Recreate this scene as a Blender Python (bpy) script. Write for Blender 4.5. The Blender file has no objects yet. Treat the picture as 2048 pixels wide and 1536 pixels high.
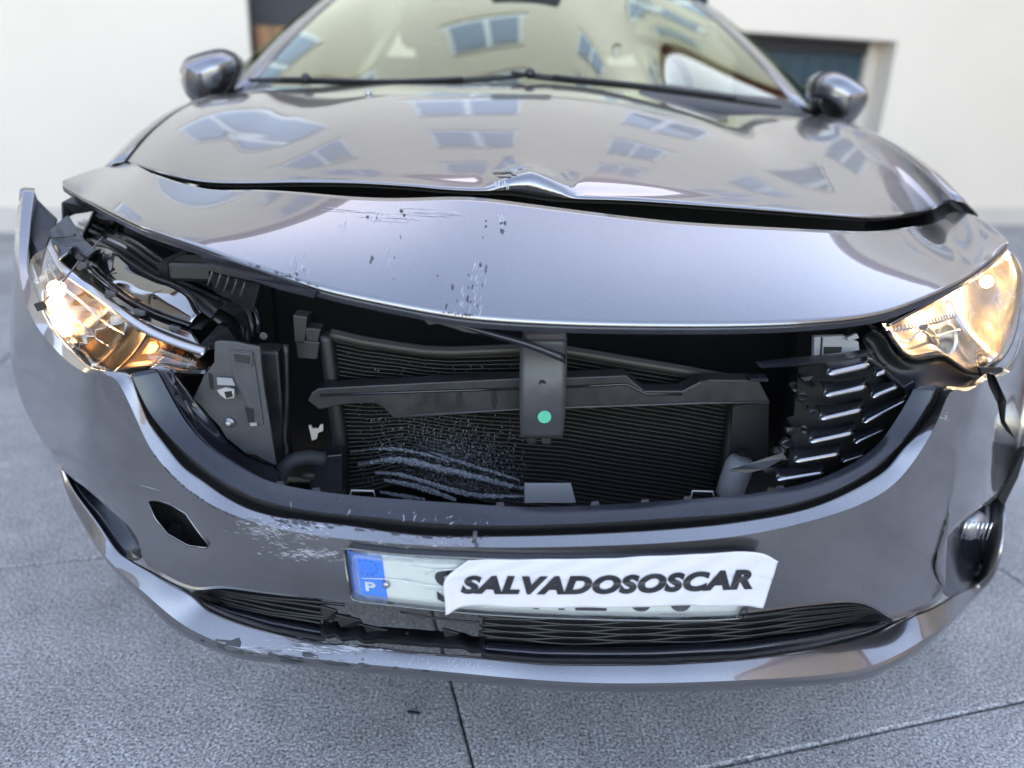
import bpy, bmesh, math, random
import numpy as np
from mathutils import Vector, Matrix
from mathutils.bvhtree import BVHTree
from mathutils.geometry import tessellate_polygon

random.seed(7)
SC = bpy.context.scene
COL = SC.collection

# ------------------------------------------------------------------ camera
R = math.radians
FPX = 1500.0                      # focal length for a 2048 px wide frame
PITCH, ROLL, YAW = R(21), R(2.2), R(1.9)
CAM = np.array((-0.083, 0.0, 0.99))
fwd = np.array((math.sin(YAW)*math.cos(PITCH), math.cos(YAW)*math.cos(PITCH), -math.sin(PITCH)))
rt0 = np.array((math.cos(YAW), -math.sin(YAW), 0.0))
up0 = np.cross(rt0, fwd)
rt = rt0*math.cos(ROLL) + up0*math.sin(ROLL)
up = -rt0*math.sin(ROLL) + up0*math.cos(ROLL)
cd = bpy.data.cameras.new('camera')
cd.sensor_width = 36; cd.lens = 36*FPX/2048
cd.clip_start = 0.02; cd.clip_end = 400
cd.dof.use_dof = True; cd.dof.focus_distance = 1.06; cd.dof.aperture_fstop = 1.8
co = bpy.data.objects.new('camera', cd); COL.objects.link(co)
co.matrix_world = Matrix(((rt[0], up[0], -fwd[0], CAM[0]), (rt[1], up[1], -fwd[1], CAM[1]),
                          (rt[2], up[2], -fwd[2], CAM[2]), (0, 0, 0, 1)))
SC.camera = co

# ------------------------------------------------------------------ light
SUN_EL, SUN_AZ = R(31), R(-4)     # the sun stands behind the tall house at the back: the yard is in open shade
world = bpy.data.worlds.new('World'); SC.world = world; world.use_nodes = True
wn = world.node_tree.nodes; wl = world.node_tree.links
for n in list(wn): wn.remove(n)
sky = wn.new('ShaderNodeTexSky'); sky.sky_type = 'NISHITA'; sky.sun_disc = False
sky.sun_elevation = SUN_EL; sky.sun_rotation = SUN_AZ
sky.air_density = 1.0; sky.dust_density = 1.2; sky.ozone_density = 1.0
bg = wn.new('ShaderNodeBackground'); bg.inputs['Strength'].default_value = 0.15
wo = wn.new('ShaderNodeOutputWorld')
wl.new(sky.outputs[0], bg.inputs[0]); wl.new(bg.outputs[0], wo.inputs[0])
sd = bpy.data.lights.new('sun', 'SUN'); sd.energy = 2.5; sd.angle = R(0.5); sd.color = (1, .95, .86)
so = bpy.data.objects.new('sun', sd); COL.objects.link(so)
sdir = Vector((math.sin(SUN_AZ)*math.cos(SUN_EL), math.cos(SUN_AZ)*math.cos(SUN_EL), math.sin(SUN_EL)))
so.rotation_euler = sdir.to_track_quat('Z', 'Y').to_euler()
SC.view_settings.view_transform = 'Standard'; SC.view_settings.look = 'None'
SC.view_settings.exposure = 3.05; SC.view_settings.gamma = 1.0; SC.view_settings.use_curve_mapping = False
SC.view_settings.use_white_balance = True; SC.view_settings.white_balance_temperature = 8000; SC.view_settings.white_balance_tint = 17   # set for open shade, as the photographer's camera did
SC.cycles.use_denoising = True
SC.cycles.max_bounces = 8; SC.cycles.glossy_bounces = 5; SC.cycles.transparent_max_bounces = 12
SC.cycles.sample_clamp_indirect = 6.0
SC.cycles.caustics_reflective = False; SC.cycles.caustics_refractive = False

# ------------------------------------------------------------------ geometry helpers
def ray(px, py):
    x = px-1024.0; y = py-768.0
    d = fwd*FPX + rt*x - up*y
    return d/FPX
def PY(px, py, y):
    d = ray(px, py); return CAM + d*((y-CAM[1])/d[1])
def PX(px, py, x):
    d = ray(px, py); return CAM + d*((x-CAM[0])/d[0])
def PZ(px, py, z):
    d = ray(px, py); return CAM + d*((z-CAM[2])/d[2])
def Wf(x): return .395*(abs(x)/.86)**2.72          # plan curve of the rounded car front
_T = np.linspace(.3, 2.6, 900)
def PS(px, py, y0):
    d = ray(px, py)
    g = CAM[1]+d[1]*_T - y0 - .395*(np.abs(CAM[0]+d[0]*_T)/.86)**2.72
    k = np.nonzero(g > 0)[0]
    if len(k) == 0: t = _T[int(np.argmax(g))]
    else:
        i = max(k[0], 1); a, b = g[i-1], g[i]
        t = _T[i-1] + (_T[i]-_T[i-1])*(-a)/(b-a) if b != a else _T[i]
    return CAM + d*t
def U(p, y0=None):
    """traced pixel -> point in the place: (px,py) on the car front curve at depth y0, (px,py,y0), or (px,py,'x'|'y'|'z',v)"""
    if len(p) == 2: return PS(p[0], p[1], y0)
    if len(p) == 3: return PS(*p)
    return {'x': PX, 'y': PY, 'z': PZ}[p[2]](p[0], p[1], p[3])
def UU(pts, y0=None): return np.array([U(p, y0) for p in pts])
def proj(P):
    v = np.asarray(P)-CAM; z = v@fwd
    return 1024+FPX*(v@rt)/z, 768-FPX*(v@up)/z

def nat_spline(t, P, tq):
    """natural cubic spline through P (n,k) at parameters t"""
    n = len(t)
    if n == 2:
        a = ((tq-t[0])/(t[1]-t[0]))[:, None]; return P[0]*(1-a)+P[1]*a
    h = np.diff(t); A = np.zeros((n, n)); B = np.zeros((n,)+P.shape[1:])
    A[0, 0] = A[-1, -1] = 1
    for i in range(1, n-1):
        A[i, i-1] = h[i-1]; A[i, i] = 2*(h[i-1]+h[i]); A[i, i+1] = h[i]
        B[i] = 6*((P[i+1]-P[i])/h[i]-(P[i]-P[i-1])/h[i-1])
    M = np.linalg.solve(A, B)
    k = np.clip(np.searchsorted(t, tq)-1, 0, n-2)
    hh = h[k][:, None]; a = (t[k+1]-tq)[:, None]; b = (tq-t[k])[:, None]
    return (M[k]*a**3+M[k+1]*b**3)/(6*hh) + (P[k]/hh-M[k]*hh/6)*a + (P[k+1]/hh-M[k+1]*hh/6)*b
def cr_curve(P, n, smooth=True):
    """resample a polyline/spline to n points evenly by length"""
    P = np.asarray(P, float)
    t = np.r_[0, np.cumsum(np.maximum(np.linalg.norm(np.diff(P, axis=0), axis=1), 1e-6)**.5)]
    if smooth and len(P) > 2:
        # catmull-rom (centripetal), stays close to the traced points
        out = []
        Q = np.vstack([2*P[0]-P[1], P, 2*P[-1]-P[-2]])
        tt = np.r_[0, np.cumsum(np.maximum(np.linalg.norm(np.diff(Q, axis=0), axis=1), 1e-6)**.5)]
        for i in range(1, len(Q)-2):
            t0, t1, t2, t3 = tt[i-1:i+3]
            for s in np.linspace(t1, t2, 12, endpoint=False):
                A1 = (t1-s)/(t1-t0)*Q[i-1]+(s-t0)/(t1-t0)*Q[i]; A2 = (t2-s)/(t2-t1)*Q[i]+(s-t1)/(t2-t1)*Q[i+1]
                A3 = (t3-s)/(t3-t2)*Q[i+1]+(s-t2)/(t3-t2)*Q[i+2]
                B1 = (t2-s)/(t2-t0)*A1+(s-t0)/(t2-t0)*A2; B2 = (t3-s)/(t3-t1)*A2+(s-t1)/(t3-t1)*A3
                out.append((t2-s)/(t2-t1)*B1+(s-t1)/(t2-t1)*B2)
        out.append(P[-1]); P = np.array(out)
    L = np.r_[0, np.cumsum(np.linalg.norm(np.diff(P, axis=0), axis=1))]
    q = np.linspace(0, L[-1], n)
    return np.stack([np.interp(q, L, P[:, k]) for k in range(3)], 1)
def smooth_curve(P, it=6, keep=1.0):
    P = P.copy()
    for _ in range(it):
        P[1:-1] = P[1:-1]*(1-.5*keep)+.25*keep*(P[:-2]+P[2:])
    return P

MATS = {}
def obj(name, mesh, mat=None, parent=None, label=None, smooth=None):
    o = bpy.data.objects.new(name, mesh); COL.objects.link(o)
    if mat is not None and not mesh.materials: mesh.materials.append(MATS[mat] if isinstance(mat, str) else mat)
    if parent is not None: o.parent = parent
    if label: o['label'] = label
    if smooth is not None:
        for p in mesh.polygons: p.use_smooth = smooth
    return o
def empty(name, loc=(0, 0, 0)):
    o = bpy.data.objects.new(name, None); COL.objects.link(o); o.location = loc; o.empty_display_size = .1
    return o
def tag(o, label=None, cat=None, group=None, kind=None):
    if label: o['label'] = label
    if cat: o['category'] = cat
    if group: o['group'] = group
    if kind: o['kind'] = kind
    return o
def rows_mesh(G, closed_u=False, crease=()):
    """grid (nv,nu,3) -> mesh, faces turned to the camera side"""
    nv, nu = G.shape[:2]
    V = G.reshape(-1, 3); Fc = []
    for j in range(nv-1):
        for i in range(nu-1 if not closed_u else nu):
            i2 = (i+1) % nu
            Fc.append((j*nu+i, j*nu+i2, (j+1)*nu+i2, (j+1)*nu+i))
    me = bpy.data.meshes.new('panel'); me.from_pydata(V.tolist(), [], Fc); me.update()
    c = V.mean(0); s = 0.0
    for p in me.polygons: s += p.area*np.dot(np.array(p.normal), CAM-np.array(p.center))
    if s < 0: me.flip_normals()
    for p in me.polygons: p.use_smooth = True
    if crease:
        cs = set(crease)
        at = me.attributes.get('sharp_edge') or me.attributes.new('sharp_edge', 'BOOLEAN', 'EDGE')
        for e in me.edges:
            a, b = e.vertices
            if a//nu == b//nu and a//nu in cs: at.data[e.index].value = True
    return me
def loft_grid(rows, nu, nv, crease=(), pre=True):
    """rows: list of (k,3) traced curves; nv rows between neighbours; crease: rows where the surface breaks"""
    RR = [cr_curve(r, nu) if pre else r for r in rows]
    RR = np.array(RR); n = len(RR)
    cuts = [0]+[c for c in crease if 0 < c < n-1]+[n-1]
    out = []; cr_idx = []
    for a, b in zip(cuts[:-1], cuts[1:]):
        seg = RR[a:b+1]
        d = np.linalg.norm(np.diff(seg, axis=0), axis=2).mean(1)
        t = np.r_[0, np.cumsum(np.maximum(d, 1e-4))]
        tq = np.concatenate([np.linspace(t[k], t[k+1], nv, endpoint=False) for k in range(len(t)-1)]+[[t[-1]]])
        S = nat_spline(t, seg.reshape(len(seg), -1), tq).reshape(len(tq), nu, 3)
        if out: S = S[1:]
        out.append(S)
        cr_idx.append(sum(len(s) for s in out)-1)
    return np.concatenate(out), cr_idx[:-1]
def loft(name, rows, mat, parent, nu=60, nv=5, crease=(), thick=.003, pre=True, label=None):
    G, ci = loft_grid(rows, nu, nv, crease, pre)
    me = rows_mesh(G, crease=ci)
    o = obj(name, me, mat, parent, label)
    if thick:
        m = o.modifiers.new('solid', 'SOLIDIFY'); m.thickness = thick; m.offset = -1
    return o
def patch(name, P, mat, parent, thick=.004, back=None, bevel=0, label=None):
    """polygon through 3-D points P, given thickness away from the camera"""
    P = np.asarray(P, float); n = len(P)
    c = P.mean(0)
    nrm = np.zeros(3)
    for i in range(n): nrm += np.cross(P[i]-c, P[(i+1) % n]-c)
    nrm /= np.linalg.norm(nrm)+1e-12
    if np.dot(nrm, CAM-c) < 0: nrm = -nrm; P = P[::-1]
    d = -nrm*thick if back is None else np.asarray(back, float)
    V = np.vstack([P, P+d])
    tris = tessellate_polygon([[Vector(p) for p in P]])
    Fc = []
    for t in tris:
        a, b, q = t
        if np.dot(np.cross(P[b]-P[a], P[q]-P[a]), nrm) < 0: a, b, q = a, q, b
        Fc.append((a, b, q)); Fc.append((a+n, q+n, b+n))
    for i in range(n):
        j = (i+1) % n; Fc.append((i, i+n, j+n, j))
    me = bpy.data.meshes.new(name); me.from_pydata(V.tolist(), [], Fc); me.update()
    o = obj(name, me, mat, parent, label)
    if bevel:
        m = o.modifiers.new('bev', 'BEVEL'); m.width = bevel; m.segments = 2; m.limit_method = 'ANGLE'; m.angle_limit = R(40)
    return o
def tube_mesh(P, r, n=8, flat=1.0, caps=True, upv=(0, 0, 1)):
    P = np.asarray(P, float); k = len(P)
    rr = np.full(k, r) if np.isscalar(r) else np.asarray(r)
    V = []; Fc = []
    for i in range(k):
        t = P[min(i+1, k-1)]-P[max(i-1, 0)]; t /= np.linalg.norm(t)+1e-12
        a = np.cross(t, upv); la = np.linalg.norm(a)
        a = a/la if la > 1e-6 else np.array((1., 0, 0)); b = np.cross(a, t)
        for q in range(n):
            th = 2*math.pi*q/n
            V.append(P[i]+rr[i]*(a*math.cos(th)+b*math.sin(th)*flat))
    for i in range(k-1):
        for q in range(n):
            Fc.append((i*n+q, i*n+(q+1) % n, (i+1)*n+(q+1) % n, (i+1)*n+q))
    if caps: Fc += [tuple(range(n))[::-1], tuple((k-1)*n+q for q in range(n))]
    me = bpy.data.meshes.new('tube'); me.from_pydata([tuple(v) for v in V], [], Fc); me.update()
    bm = bmesh.new(); bm.from_mesh(me); bmesh.ops.recalc_face_normals(bm, faces=bm.faces); bm.to_mesh(me); bm.free()
    for p in me.polygons: p.use_smooth = len(p.vertices) == 4
    return me
def tube(name, P, r, mat, parent, n=8, flat=1.0, upv=(0, 0, 1), smooth_pts=0):
    if smooth_pts: P = cr_curve(P, smooth_pts)
    return obj(name, tube_mesh(P, r, n, flat, upv=upv), mat, parent)
def box_mesh(lo, hi, bev=0.0, seg=2):
    bm = bmesh.new(); bmesh.ops.create_cube(bm, size=1)
    lo = Vector(lo); hi = Vector(hi)
    for v in bm.verts: v.co = Vector(((lo[i]+hi[i])/2+v.co[i]*(hi[i]-lo[i]) for i in range(3)))
    if bev: bmesh.ops.bevel(bm, geom=bm.edges[:], offset=bev, segments=seg, affect='EDGES', profile=.5)
    me = bpy.data.meshes.new('box'); bm.to_mesh(me); bm.free()
    return me
def box(name, lo, hi, mat, parent, bev=0.0):
    return obj(name, box_mesh(lo, hi, bev), mat, parent)
def lathe_mesh(prof, n=24, axis='y'):
    """prof: list of (radius, along)"""
    V = []; Fc = []
    for r, h in prof:
        for q in range(n):
            a = 2*math.pi*q/n; c, s = r*math.cos(a), r*math.sin(a)
            V.append({'y': (c, h, s), 'z': (c, s, h), 'x': (h, c, s)}[axis])
    for j in range(len(prof)-1):
        for q in range(n): Fc.append((j*n+q, j*n+(q+1) % n, (j+1)*n+(q+1) % n, (j+1)*n+q))
    Fc.append(tuple(range(n))); Fc.append(tuple((len(prof)-1)*n+q for q in range(n))[::-1])
    me = bpy.data.meshes.new('lathe'); me.from_pydata(V, [], Fc); me.update()
    bm = bmesh.new(); bm.from_mesh(me); bmesh.ops.recalc_face_normals(bm, faces=bm.faces); bm.to_mesh(me); bm.free()
    for p in me.polygons: p.use_smooth = len(p.vertices) == 4
    return me
def join_mesh(name, meshes):
    V = []; Fc = []; sm = []
    for m in meshes:
        b = len(V); V += [tuple(v.co) for v in m.vertices]
        for p in m.polygons: Fc.append(tuple(i+b for i in p.vertices)); sm.append(p.use_smooth)
    me = bpy.data.meshes.new(name); me.from_pydata(V, [], Fc); me.update()
    for p, s in zip(me.polygons, sm): p.use_smooth = s
    return me

# ------------------------------------------------------------------ materials
def mat(name, color, rough=.5, metal=0.0, coat=0.0, spec=.5, emit=None, coat_rough=.03):
    m = bpy.data.materials.new(name); m.use_nodes = True
    b = m.node_tree.nodes['Principled BSDF']
    b.inputs['Base Color'].default_value = (*color, 1); b.inputs['Roughness'].default_value = rough
    b.inputs['Metallic'].default_value = metal; b.inputs['Coat Weight'].default_value = coat
    b.inputs['Coat Roughness'].default_value = coat_rough; b.inputs['Specular IOR Level'].default_value = spec
    if emit:
        b.inputs['Emission Color'].default_value = (*emit[0], 1); b.inputs['Emission Strength'].default_value = emit[1]
    MATS[name] = m
    return m, m.node_tree.nodes, m.node_tree.links, b
def noise(nt, ln, scale, detail=4, rough=.55, vec=None, dist=0):
    n = nt.new('ShaderNodeTexNoise'); n.inputs['Scale'].default_value = scale; n.inputs['Detail'].default_value = detail
    n.inputs['Roughness'].default_value = rough; n.inputs['Distortion'].default_value = dist
    if vec: ln.new(vec, n.inputs['Vector'])
    return n
def ramp(nt, ln, src, stops):
    r = nt.new('ShaderNodeValToRGB'); e = r.color_ramp.elements
    while len(e) > 1: e.remove(e[-1])
    e[0].position = stops[0][0]; c = stops[0][1]; e[0].color = (*c, 1) if len(c) == 3 else c
    for p, c in stops[1:]:
        q = e.new(p); q.color = (*c, 1) if len(c) == 3 else c
    ln.new(src, r.inputs[0]); return r
def g3(v): return (v, v, v)
def bump(nt, ln, b, src, strength, dist=.001):
    n = nt.new('ShaderNodeBump'); n.inputs['Strength'].default_value = strength; n.inputs['Distance'].default_value = dist
    ln.new(src, n.inputs['Height']); ln.new(n.outputs[0], b.inputs['Normal']); return n
def objco(nt):
    return nt.new('ShaderNodeTexCoord').outputs['Object']

# car paint: grey-brown metallic under clear coat, with fine dust
m, nt, ln, b = mat('paint', (.15, .14, .142), .31, .93, 1.0)
b.inputs['Coat IOR'].default_value = 1.78
v = objco(nt)
n1 = noise(nt, ln, 900, 2, .6, v); r1 = ramp(nt, ln, n1.outputs[0], [(.3, (.130, .124, .126)), (.7, (.190, .181, .184))])
n2 = noise(nt, ln, 9, 5, .65, v); r2 = ramp(nt, ln, n2.outputs[0], [(.35, g3(0)), (.8, g3(1))])
mx = nt.new('ShaderNodeMix'); mx.data_type = 'RGBA'; mx.inputs[7].default_value = (.205, .20, .205, 1)
mm = nt.new('ShaderNodeMath'); mm.operation = 'MULTIPLY'; mm.inputs[1].default_value = .25; ln.new(r2.outputs[0], mm.inputs[0])
ln.new(mm.outputs[0], mx.inputs[0]); ln.new(r1.outputs[0], mx.inputs[6]); ln.new(mx.outputs[2], b.inputs['Base Color'])
r3 = ramp(nt, ln, n2.outputs[0], [(.35, g3(.010)), (.62, g3(.022)), (.85, g3(.07))]); ln.new(r3.outputs[0], b.inputs['Coat Roughness'])
# scuffed paint for chips and scrapes
mat('scuff', (.36, .365, .39), .55, .1)
mat('scuff_soft', (.15, .152, .165), .5, .4)
mat('bare_plastic', (.028, .03, .036), .55)
m, nt, ln, b = mat('black_plastic', (.022, .024, .03), .42)
v = objco(nt); n1 = noise(nt, ln, 30, 6, .7, v); r1 = ramp(nt, ln, n1.outputs[0], [(.35, (.004, .0045, .006)), (.75, (.013, .013, .015))])
ln.new(r1.outputs[0], b.inputs['Base Color']); r2 = ramp(nt, ln, n1.outputs[0], [(.3, g3(.32)), (.8, g3(.6))]); ln.new(r2.outputs[0], b.inputs['Roughness'])
m, nt, ln, b = mat('satin_plastic', (.035, .038, .05), .34, spec=.5)
v = objco(nt); n1 = noise(nt, ln, 14, 7, .7, v); r1 = ramp(nt, ln, n1.outputs[0], [(.3, (.008, .009, .014)), (.75, (.02, .021, .027))])
ln.new(r1.outputs[0], b.inputs['Base Color']); r2 = ramp(nt, ln, n1.outputs[0], [(.3, g3(.12)), (.8, g3(.32))]); ln.new(r2.outputs[0], b.inputs['Roughness'])
mat('dark_plastic', (.006, .0065, .008), .5)
mat('bay_black', (.0025, .0025, .003), .8)
m, nt, ln, b = mat('gloss_black', (.008, .008, .01), .06)
b.inputs['IOR'].default_value = 2.3
m, nt, ln, b = mat('grey_plastic', (.10, .105, .115), .45)
v = objco(nt); n1 = noise(nt, ln, 25, 7, .7, v); r1 = ramp(nt, ln, n1.outputs[0], [(.3, (.022, .024, .029)), (.75, (.055, .055, .058))])
ln.new(r1.outputs[0], b.inputs['Base Color'])
mat('light_grey', (.20, .20, .205), .5)
mat('pale_metal', (.30, .29, .27), .45, .2)
mat('white_plastic', (.22, .225, .24), .45)
mat('chrome', (.75, .75, .76), .12, 1.0)
mat('satin_chrome', (.36, .36, .37), .3, 1.0)
mat('rubber', (.015, .015, .016), .7)
mat('aluminium', (.30, .30, .31), .42, .9)
mat('alu_dull', (.034, .032, .029), .5, .5)
m, nt, ln, b = mat('crushed_fin', (.17, .18, .205), .6, .3)
v = objco(nt); n1 = noise(nt, ln, 420, 3, .7, v); r1 = ramp(nt, ln, n1.outputs[0], [(.36, g3(.02)), (.5, (.15, .16, .18)), (.7, (.30, .315, .35))]); ln.new(r1.outputs[0], b.inputs['Base Color'])
m, nt, ln, b = mat('fin_core', (.02, .02, .02), .6, .4)
v = objco(nt); wv = nt.new('ShaderNodeTexWave'); wv.bands_direction = 'X'; wv.inputs['Scale'].default_value = 180; wv.inputs['Distortion'].default_value = 1.5
ln.new(v, wv.inputs['Vector']); r1 = ramp(nt, ln, wv.outputs[0], [(.3, g3(.001)), (.9, g3(.007))]); ln.new(r1.outputs[0], b.inputs['Base Color'])
bump(nt, ln, b, wv.outputs[0], .8, .002)
mat('reflector', (.66, .62, .56), .30, 1.0)
mat('reflector_warm', (.60, .51, .42), .26, 1.0)
mat('reflector_amber', (.42, .24, .12), .35, .9)
mat('bulb', (1, .9, .75), .3, emit=((1, .68, .36), 8))
mat('ink', (.012, .012, .016), .45)
mat('plate_white', (.50, .52, .48), .35, 0, .3)
mat('crack_white', (.60, .62, .62), .5)
mat('plate_blue', (.006, .16, .62), .35, 0, .5)
mat('star_ink', (.004, .06, .30), .45)
mat('sticker_green', (.03, .36, .24), .6)
m, nt, ln, b = mat('paper', (.50, .49, .52), .7)
v = objco(nt); n1 = noise(nt, ln, 22, 4, .6, v); bump(nt, ln, b, n1.outputs[0], .25, .003)

def glass(name, tint, rough, refl=1.0, ior=1.5, base_refl=None):
    """clear sheet: mirror reflection by fresnel over straight transmission"""
    m = bpy.data.materials.new(name); m.use_nodes = True; nt = m.node_tree.nodes; ln = m.node_tree.links
    for n in list(nt): nt.remove(n)
    o = nt.new('ShaderNodeOutputMaterial'); t = nt.new('ShaderNodeBsdfTransparent'); t.inputs[0].default_value = (*tint, 1)
    g = nt.new('ShaderNodeBsdfGlossy'); g.inputs[1].default_value = rough; g.inputs[0].default_value = (1, 1, .97, 1) if name != 'windscreen_glass' else (.93, 1, .86, 1)
    f = nt.new('ShaderNodeFresnel'); f.inputs[0].default_value = ior
    k = nt.new('ShaderNodeMath'); k.operation = 'MULTIPLY'; k.use_clamp = True; k.inputs[1].default_value = refl
    mx = nt.new('ShaderNodeMixShader'); ln.new(f.outputs[0], k.inputs[0]); ln.new(k.outputs[0], mx.inputs[0])
    ln.new(t.outputs[0], mx.inputs[1]); ln.new(g.outputs[0], mx.inputs[2]); ln.new(mx.outputs[0], o.inputs[0])
    MATS[name] = m
glass('windscreen_glass', (.60, .66, .54), .02, 1.95, 1.6)
glass('lens_glass', (.93, .93, .93), .03, 1.6, 1.5)
glass('plate_cover', (.96, .98, .98), .05, .6, 1.45)

# building and ground
def stucco(name, col, var):
    m, nt, ln, b = mat(name, col, .85, spec=.2)
    v = objco(nt); n1 = noise(nt, ln, 1.3, 6, .6, v); lo = tuple(c*(1-var) for c in col)
    r1 = ramp(nt, ln, n1.outputs[0], [(.3, lo), (.7, col)]); ln.new(r1.outputs[0], b.inputs['Base Color'])
    n2 = noise(nt, ln, 120, 4, .6, v); bump(nt, ln, b, n2.outputs[0], .3, .003)
stucco('stucco', (.70, .61, .51), .05)
stucco('stucco_plinth', (.56, .50, .44), .10)
stucco('stucco_side', (.58, .46, .35), .08)
m, nt, ln, b = mat('concrete', (.27, .27, .275), .8, spec=.3)
v = objco(nt)
vo = nt.new('ShaderNodeTexVoronoi'); vo.inputs['Scale'].default_value = 230; ln.new(v, vo.inputs['Vector'])
ns = noise(nt, ln, 205, 3, .7, v)
r1 = ramp(nt, ln, ns.outputs[0], [(.37, (.08, .076, .073)), (.46, (.285, .274, .266)), (.56, (.43, .415, .402)), (.66, (.72, .70, .68))])
nl = noise(nt, ln, 2.2, 6, .65, v); r2 = ramp(nt, ln, nl.outputs[0], [(.32, g3(.66)), (.68, g3(1.12))])
nm = noise(nt, ln, 17, 5, .7, v); r4 = ramp(nt, ln, nm.outputs[0], [(.3, g3(.82)), (.7, g3(1.08))])
mx = nt.new('ShaderNodeMix'); mx.data_type = 'RGBA'; mx.blend_type = 'MULTIPLY'; mx.inputs[0].default_value = 1
ln.new(r1.outputs[0], mx.inputs[6]); ln.new(r2.outputs[0], mx.inputs[7])
mx2 = nt.new('ShaderNodeMix'); mx2.data_type = 'RGBA'; mx2.blend_type = 'MULTIPLY'; mx2.inputs[0].default_value = 1
ln.new(mx.outputs[2], mx2.inputs[6]); ln.new(r4.outputs[0], mx2.inputs[7])
ln.new(mx2.outputs[2], b.inputs['Base Color']); bump(nt, ln, b, ns.outputs[0], .6, .0025)
m, nt, ln, b = mat('joint', (.05, .05, .052), .9)
v = objco(nt); n1 = noise(nt, ln, 40, 5, .7, v); r1 = ramp(nt, ln, n1.outputs[0], [(.3, g3(.06)), (.7, g3(.2))]); ln.new(r1.outputs[0], b.inputs['Base Color'])
mat('door_teal', (.02, .05, .07), .45)
mat('door_dark', (.02, .02, .025), .6)
m, nt, ln, b = mat('wood', (.24, .11, .045), .5)
v = objco(nt); wv = nt.new('ShaderNodeTexWave'); wv.inputs['Scale'].default_value = 3; wv.inputs['Distortion'].default_value = 6; wv.inputs['Detail'].default_value = 4
ln.new(v, wv.inputs['Vector']); r1 = ramp(nt, ln, wv.outputs[0], [(.2, (.22, .085, .03)), (.9, (.34, .15, .055))]); ln.new(r1.outputs[0], b.inputs['Base Color'])
mat('frame_white', (.78, .78, .78), .35)
mat('window_pane', (.24, .27, .33), .03, 0, 1.0, spec=1.0)  # pale blue base stands in for sky reflected in the panes
mat('reflection_red', (.22, .03, .035), .6)
mat('tile_roof', (.22, .08, .05), .8)
mat('seat_cloth', (.09, .085, .08), .9)
mat('dash', (.03, .03, .032), .6)
mat('headliner', (.45, .43, .38), .9)
mat('tie', (.05, .05, .055), .4)

# ------------------------------------------------------------------ ground
ground = obj('ground', box_mesh((-60, -60, -.4), (60, 60, -.014)), 'joint'); tag(ground, kind='structure')
JA = PZ(888, 1352, 0); JB = PZ(958, 1536, 0)
JC = PZ(1490, 1508, 0); JD = PZ(2048, 1412, 0)
JE = PZ(1985, 1128, 0); JF = PZ(2048, 1163, 0)
GA = R(14)
def gpt(a, b): return (a*math.cos(GA)-b*math.sin(GA), a*math.sin(GA)+b*math.cos(GA))
def slab(a0, a1, b0, b1):
    g = .0022; e = .004; V = []
    pts = [(a0+g, b0+g), (a1-g, b0+g), (a1-g, b1-g), (a0+g, b1-g)]
    ptt = [(a0+g+e, b0+g+e), (a1-g-e, b0+g+e), (a1-g-e, b1-g-e), (a0+g+e, b1-g-e)]
    V = [(*gpt(*p), -.0135) for p in pts]+[(*gpt(*p), -.004) for p in pts]+[(*gpt(*p), 0) for p in ptt]
    Fc = [(8, 9, 10, 11)]
    for i in range(4):
        j = (i+1) % 4; Fc += [(i, j, j+4, i+4), (i+4, j+4, j+8, i+8)]
    me = bpy.data.meshes.new('slab'); me.from_pydata(V, [], Fc); me.update()
    return obj('slab', me, 'concrete', ground)
for ci in range(-6, 8):
    a0 = .127+1.318*ci
    off = .796 if ci >= 0 else 1.62
    for k in range(-4, 5): slab(a0, a0+1.318, off+2.0*k, off+2.0*(k+1))

# ------------------------------------------------------------------ the houses round the yard
WA, WB = PZ(0, 462, 0), PZ(2048, 448, 0)
wu = (WB-WA); wu[2] = 0; wu /= np.linalg.norm(wu); wn_ = np.array((wu[1], -wu[0], 0.0))    # along the wall / towards the yard
W0 = WA.copy()
def onwall(px, py):
    d = ray(px, py); t = np.dot(W0-CAM, wn_)/np.dot(d, wn_); P = CAM+d*t
    return float(np.dot(P-W0, wu)), float(P[2])
class Frame:
    """local frame: u along a facade, v out of it, w up"""
    def __init__(s, o, u, n): s.o = np.array(o, float); s.u = np.array(u, float); s.n = np.array(n, float)
    def p(s, u, v, w): return s.o+s.u*u+s.n*v+np.array((0, 0, w))
    def box(s, name, u0, u1, v0, v1, w0, w1, mat_, parent, bev=0):
        me = box_mesh((u0, v0, w0), (u1, v1, w1), bev)
        for q in me.vertices: q.co = Vector(s.p(*q.co))
        bm = bmesh.new(); bm.from_mesh(me); bmesh.ops.recalc_face_normals(bm, faces=bm.faces); bm.to_mesh(me); bm.free()
        return obj(name, me, mat_, parent)
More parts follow.
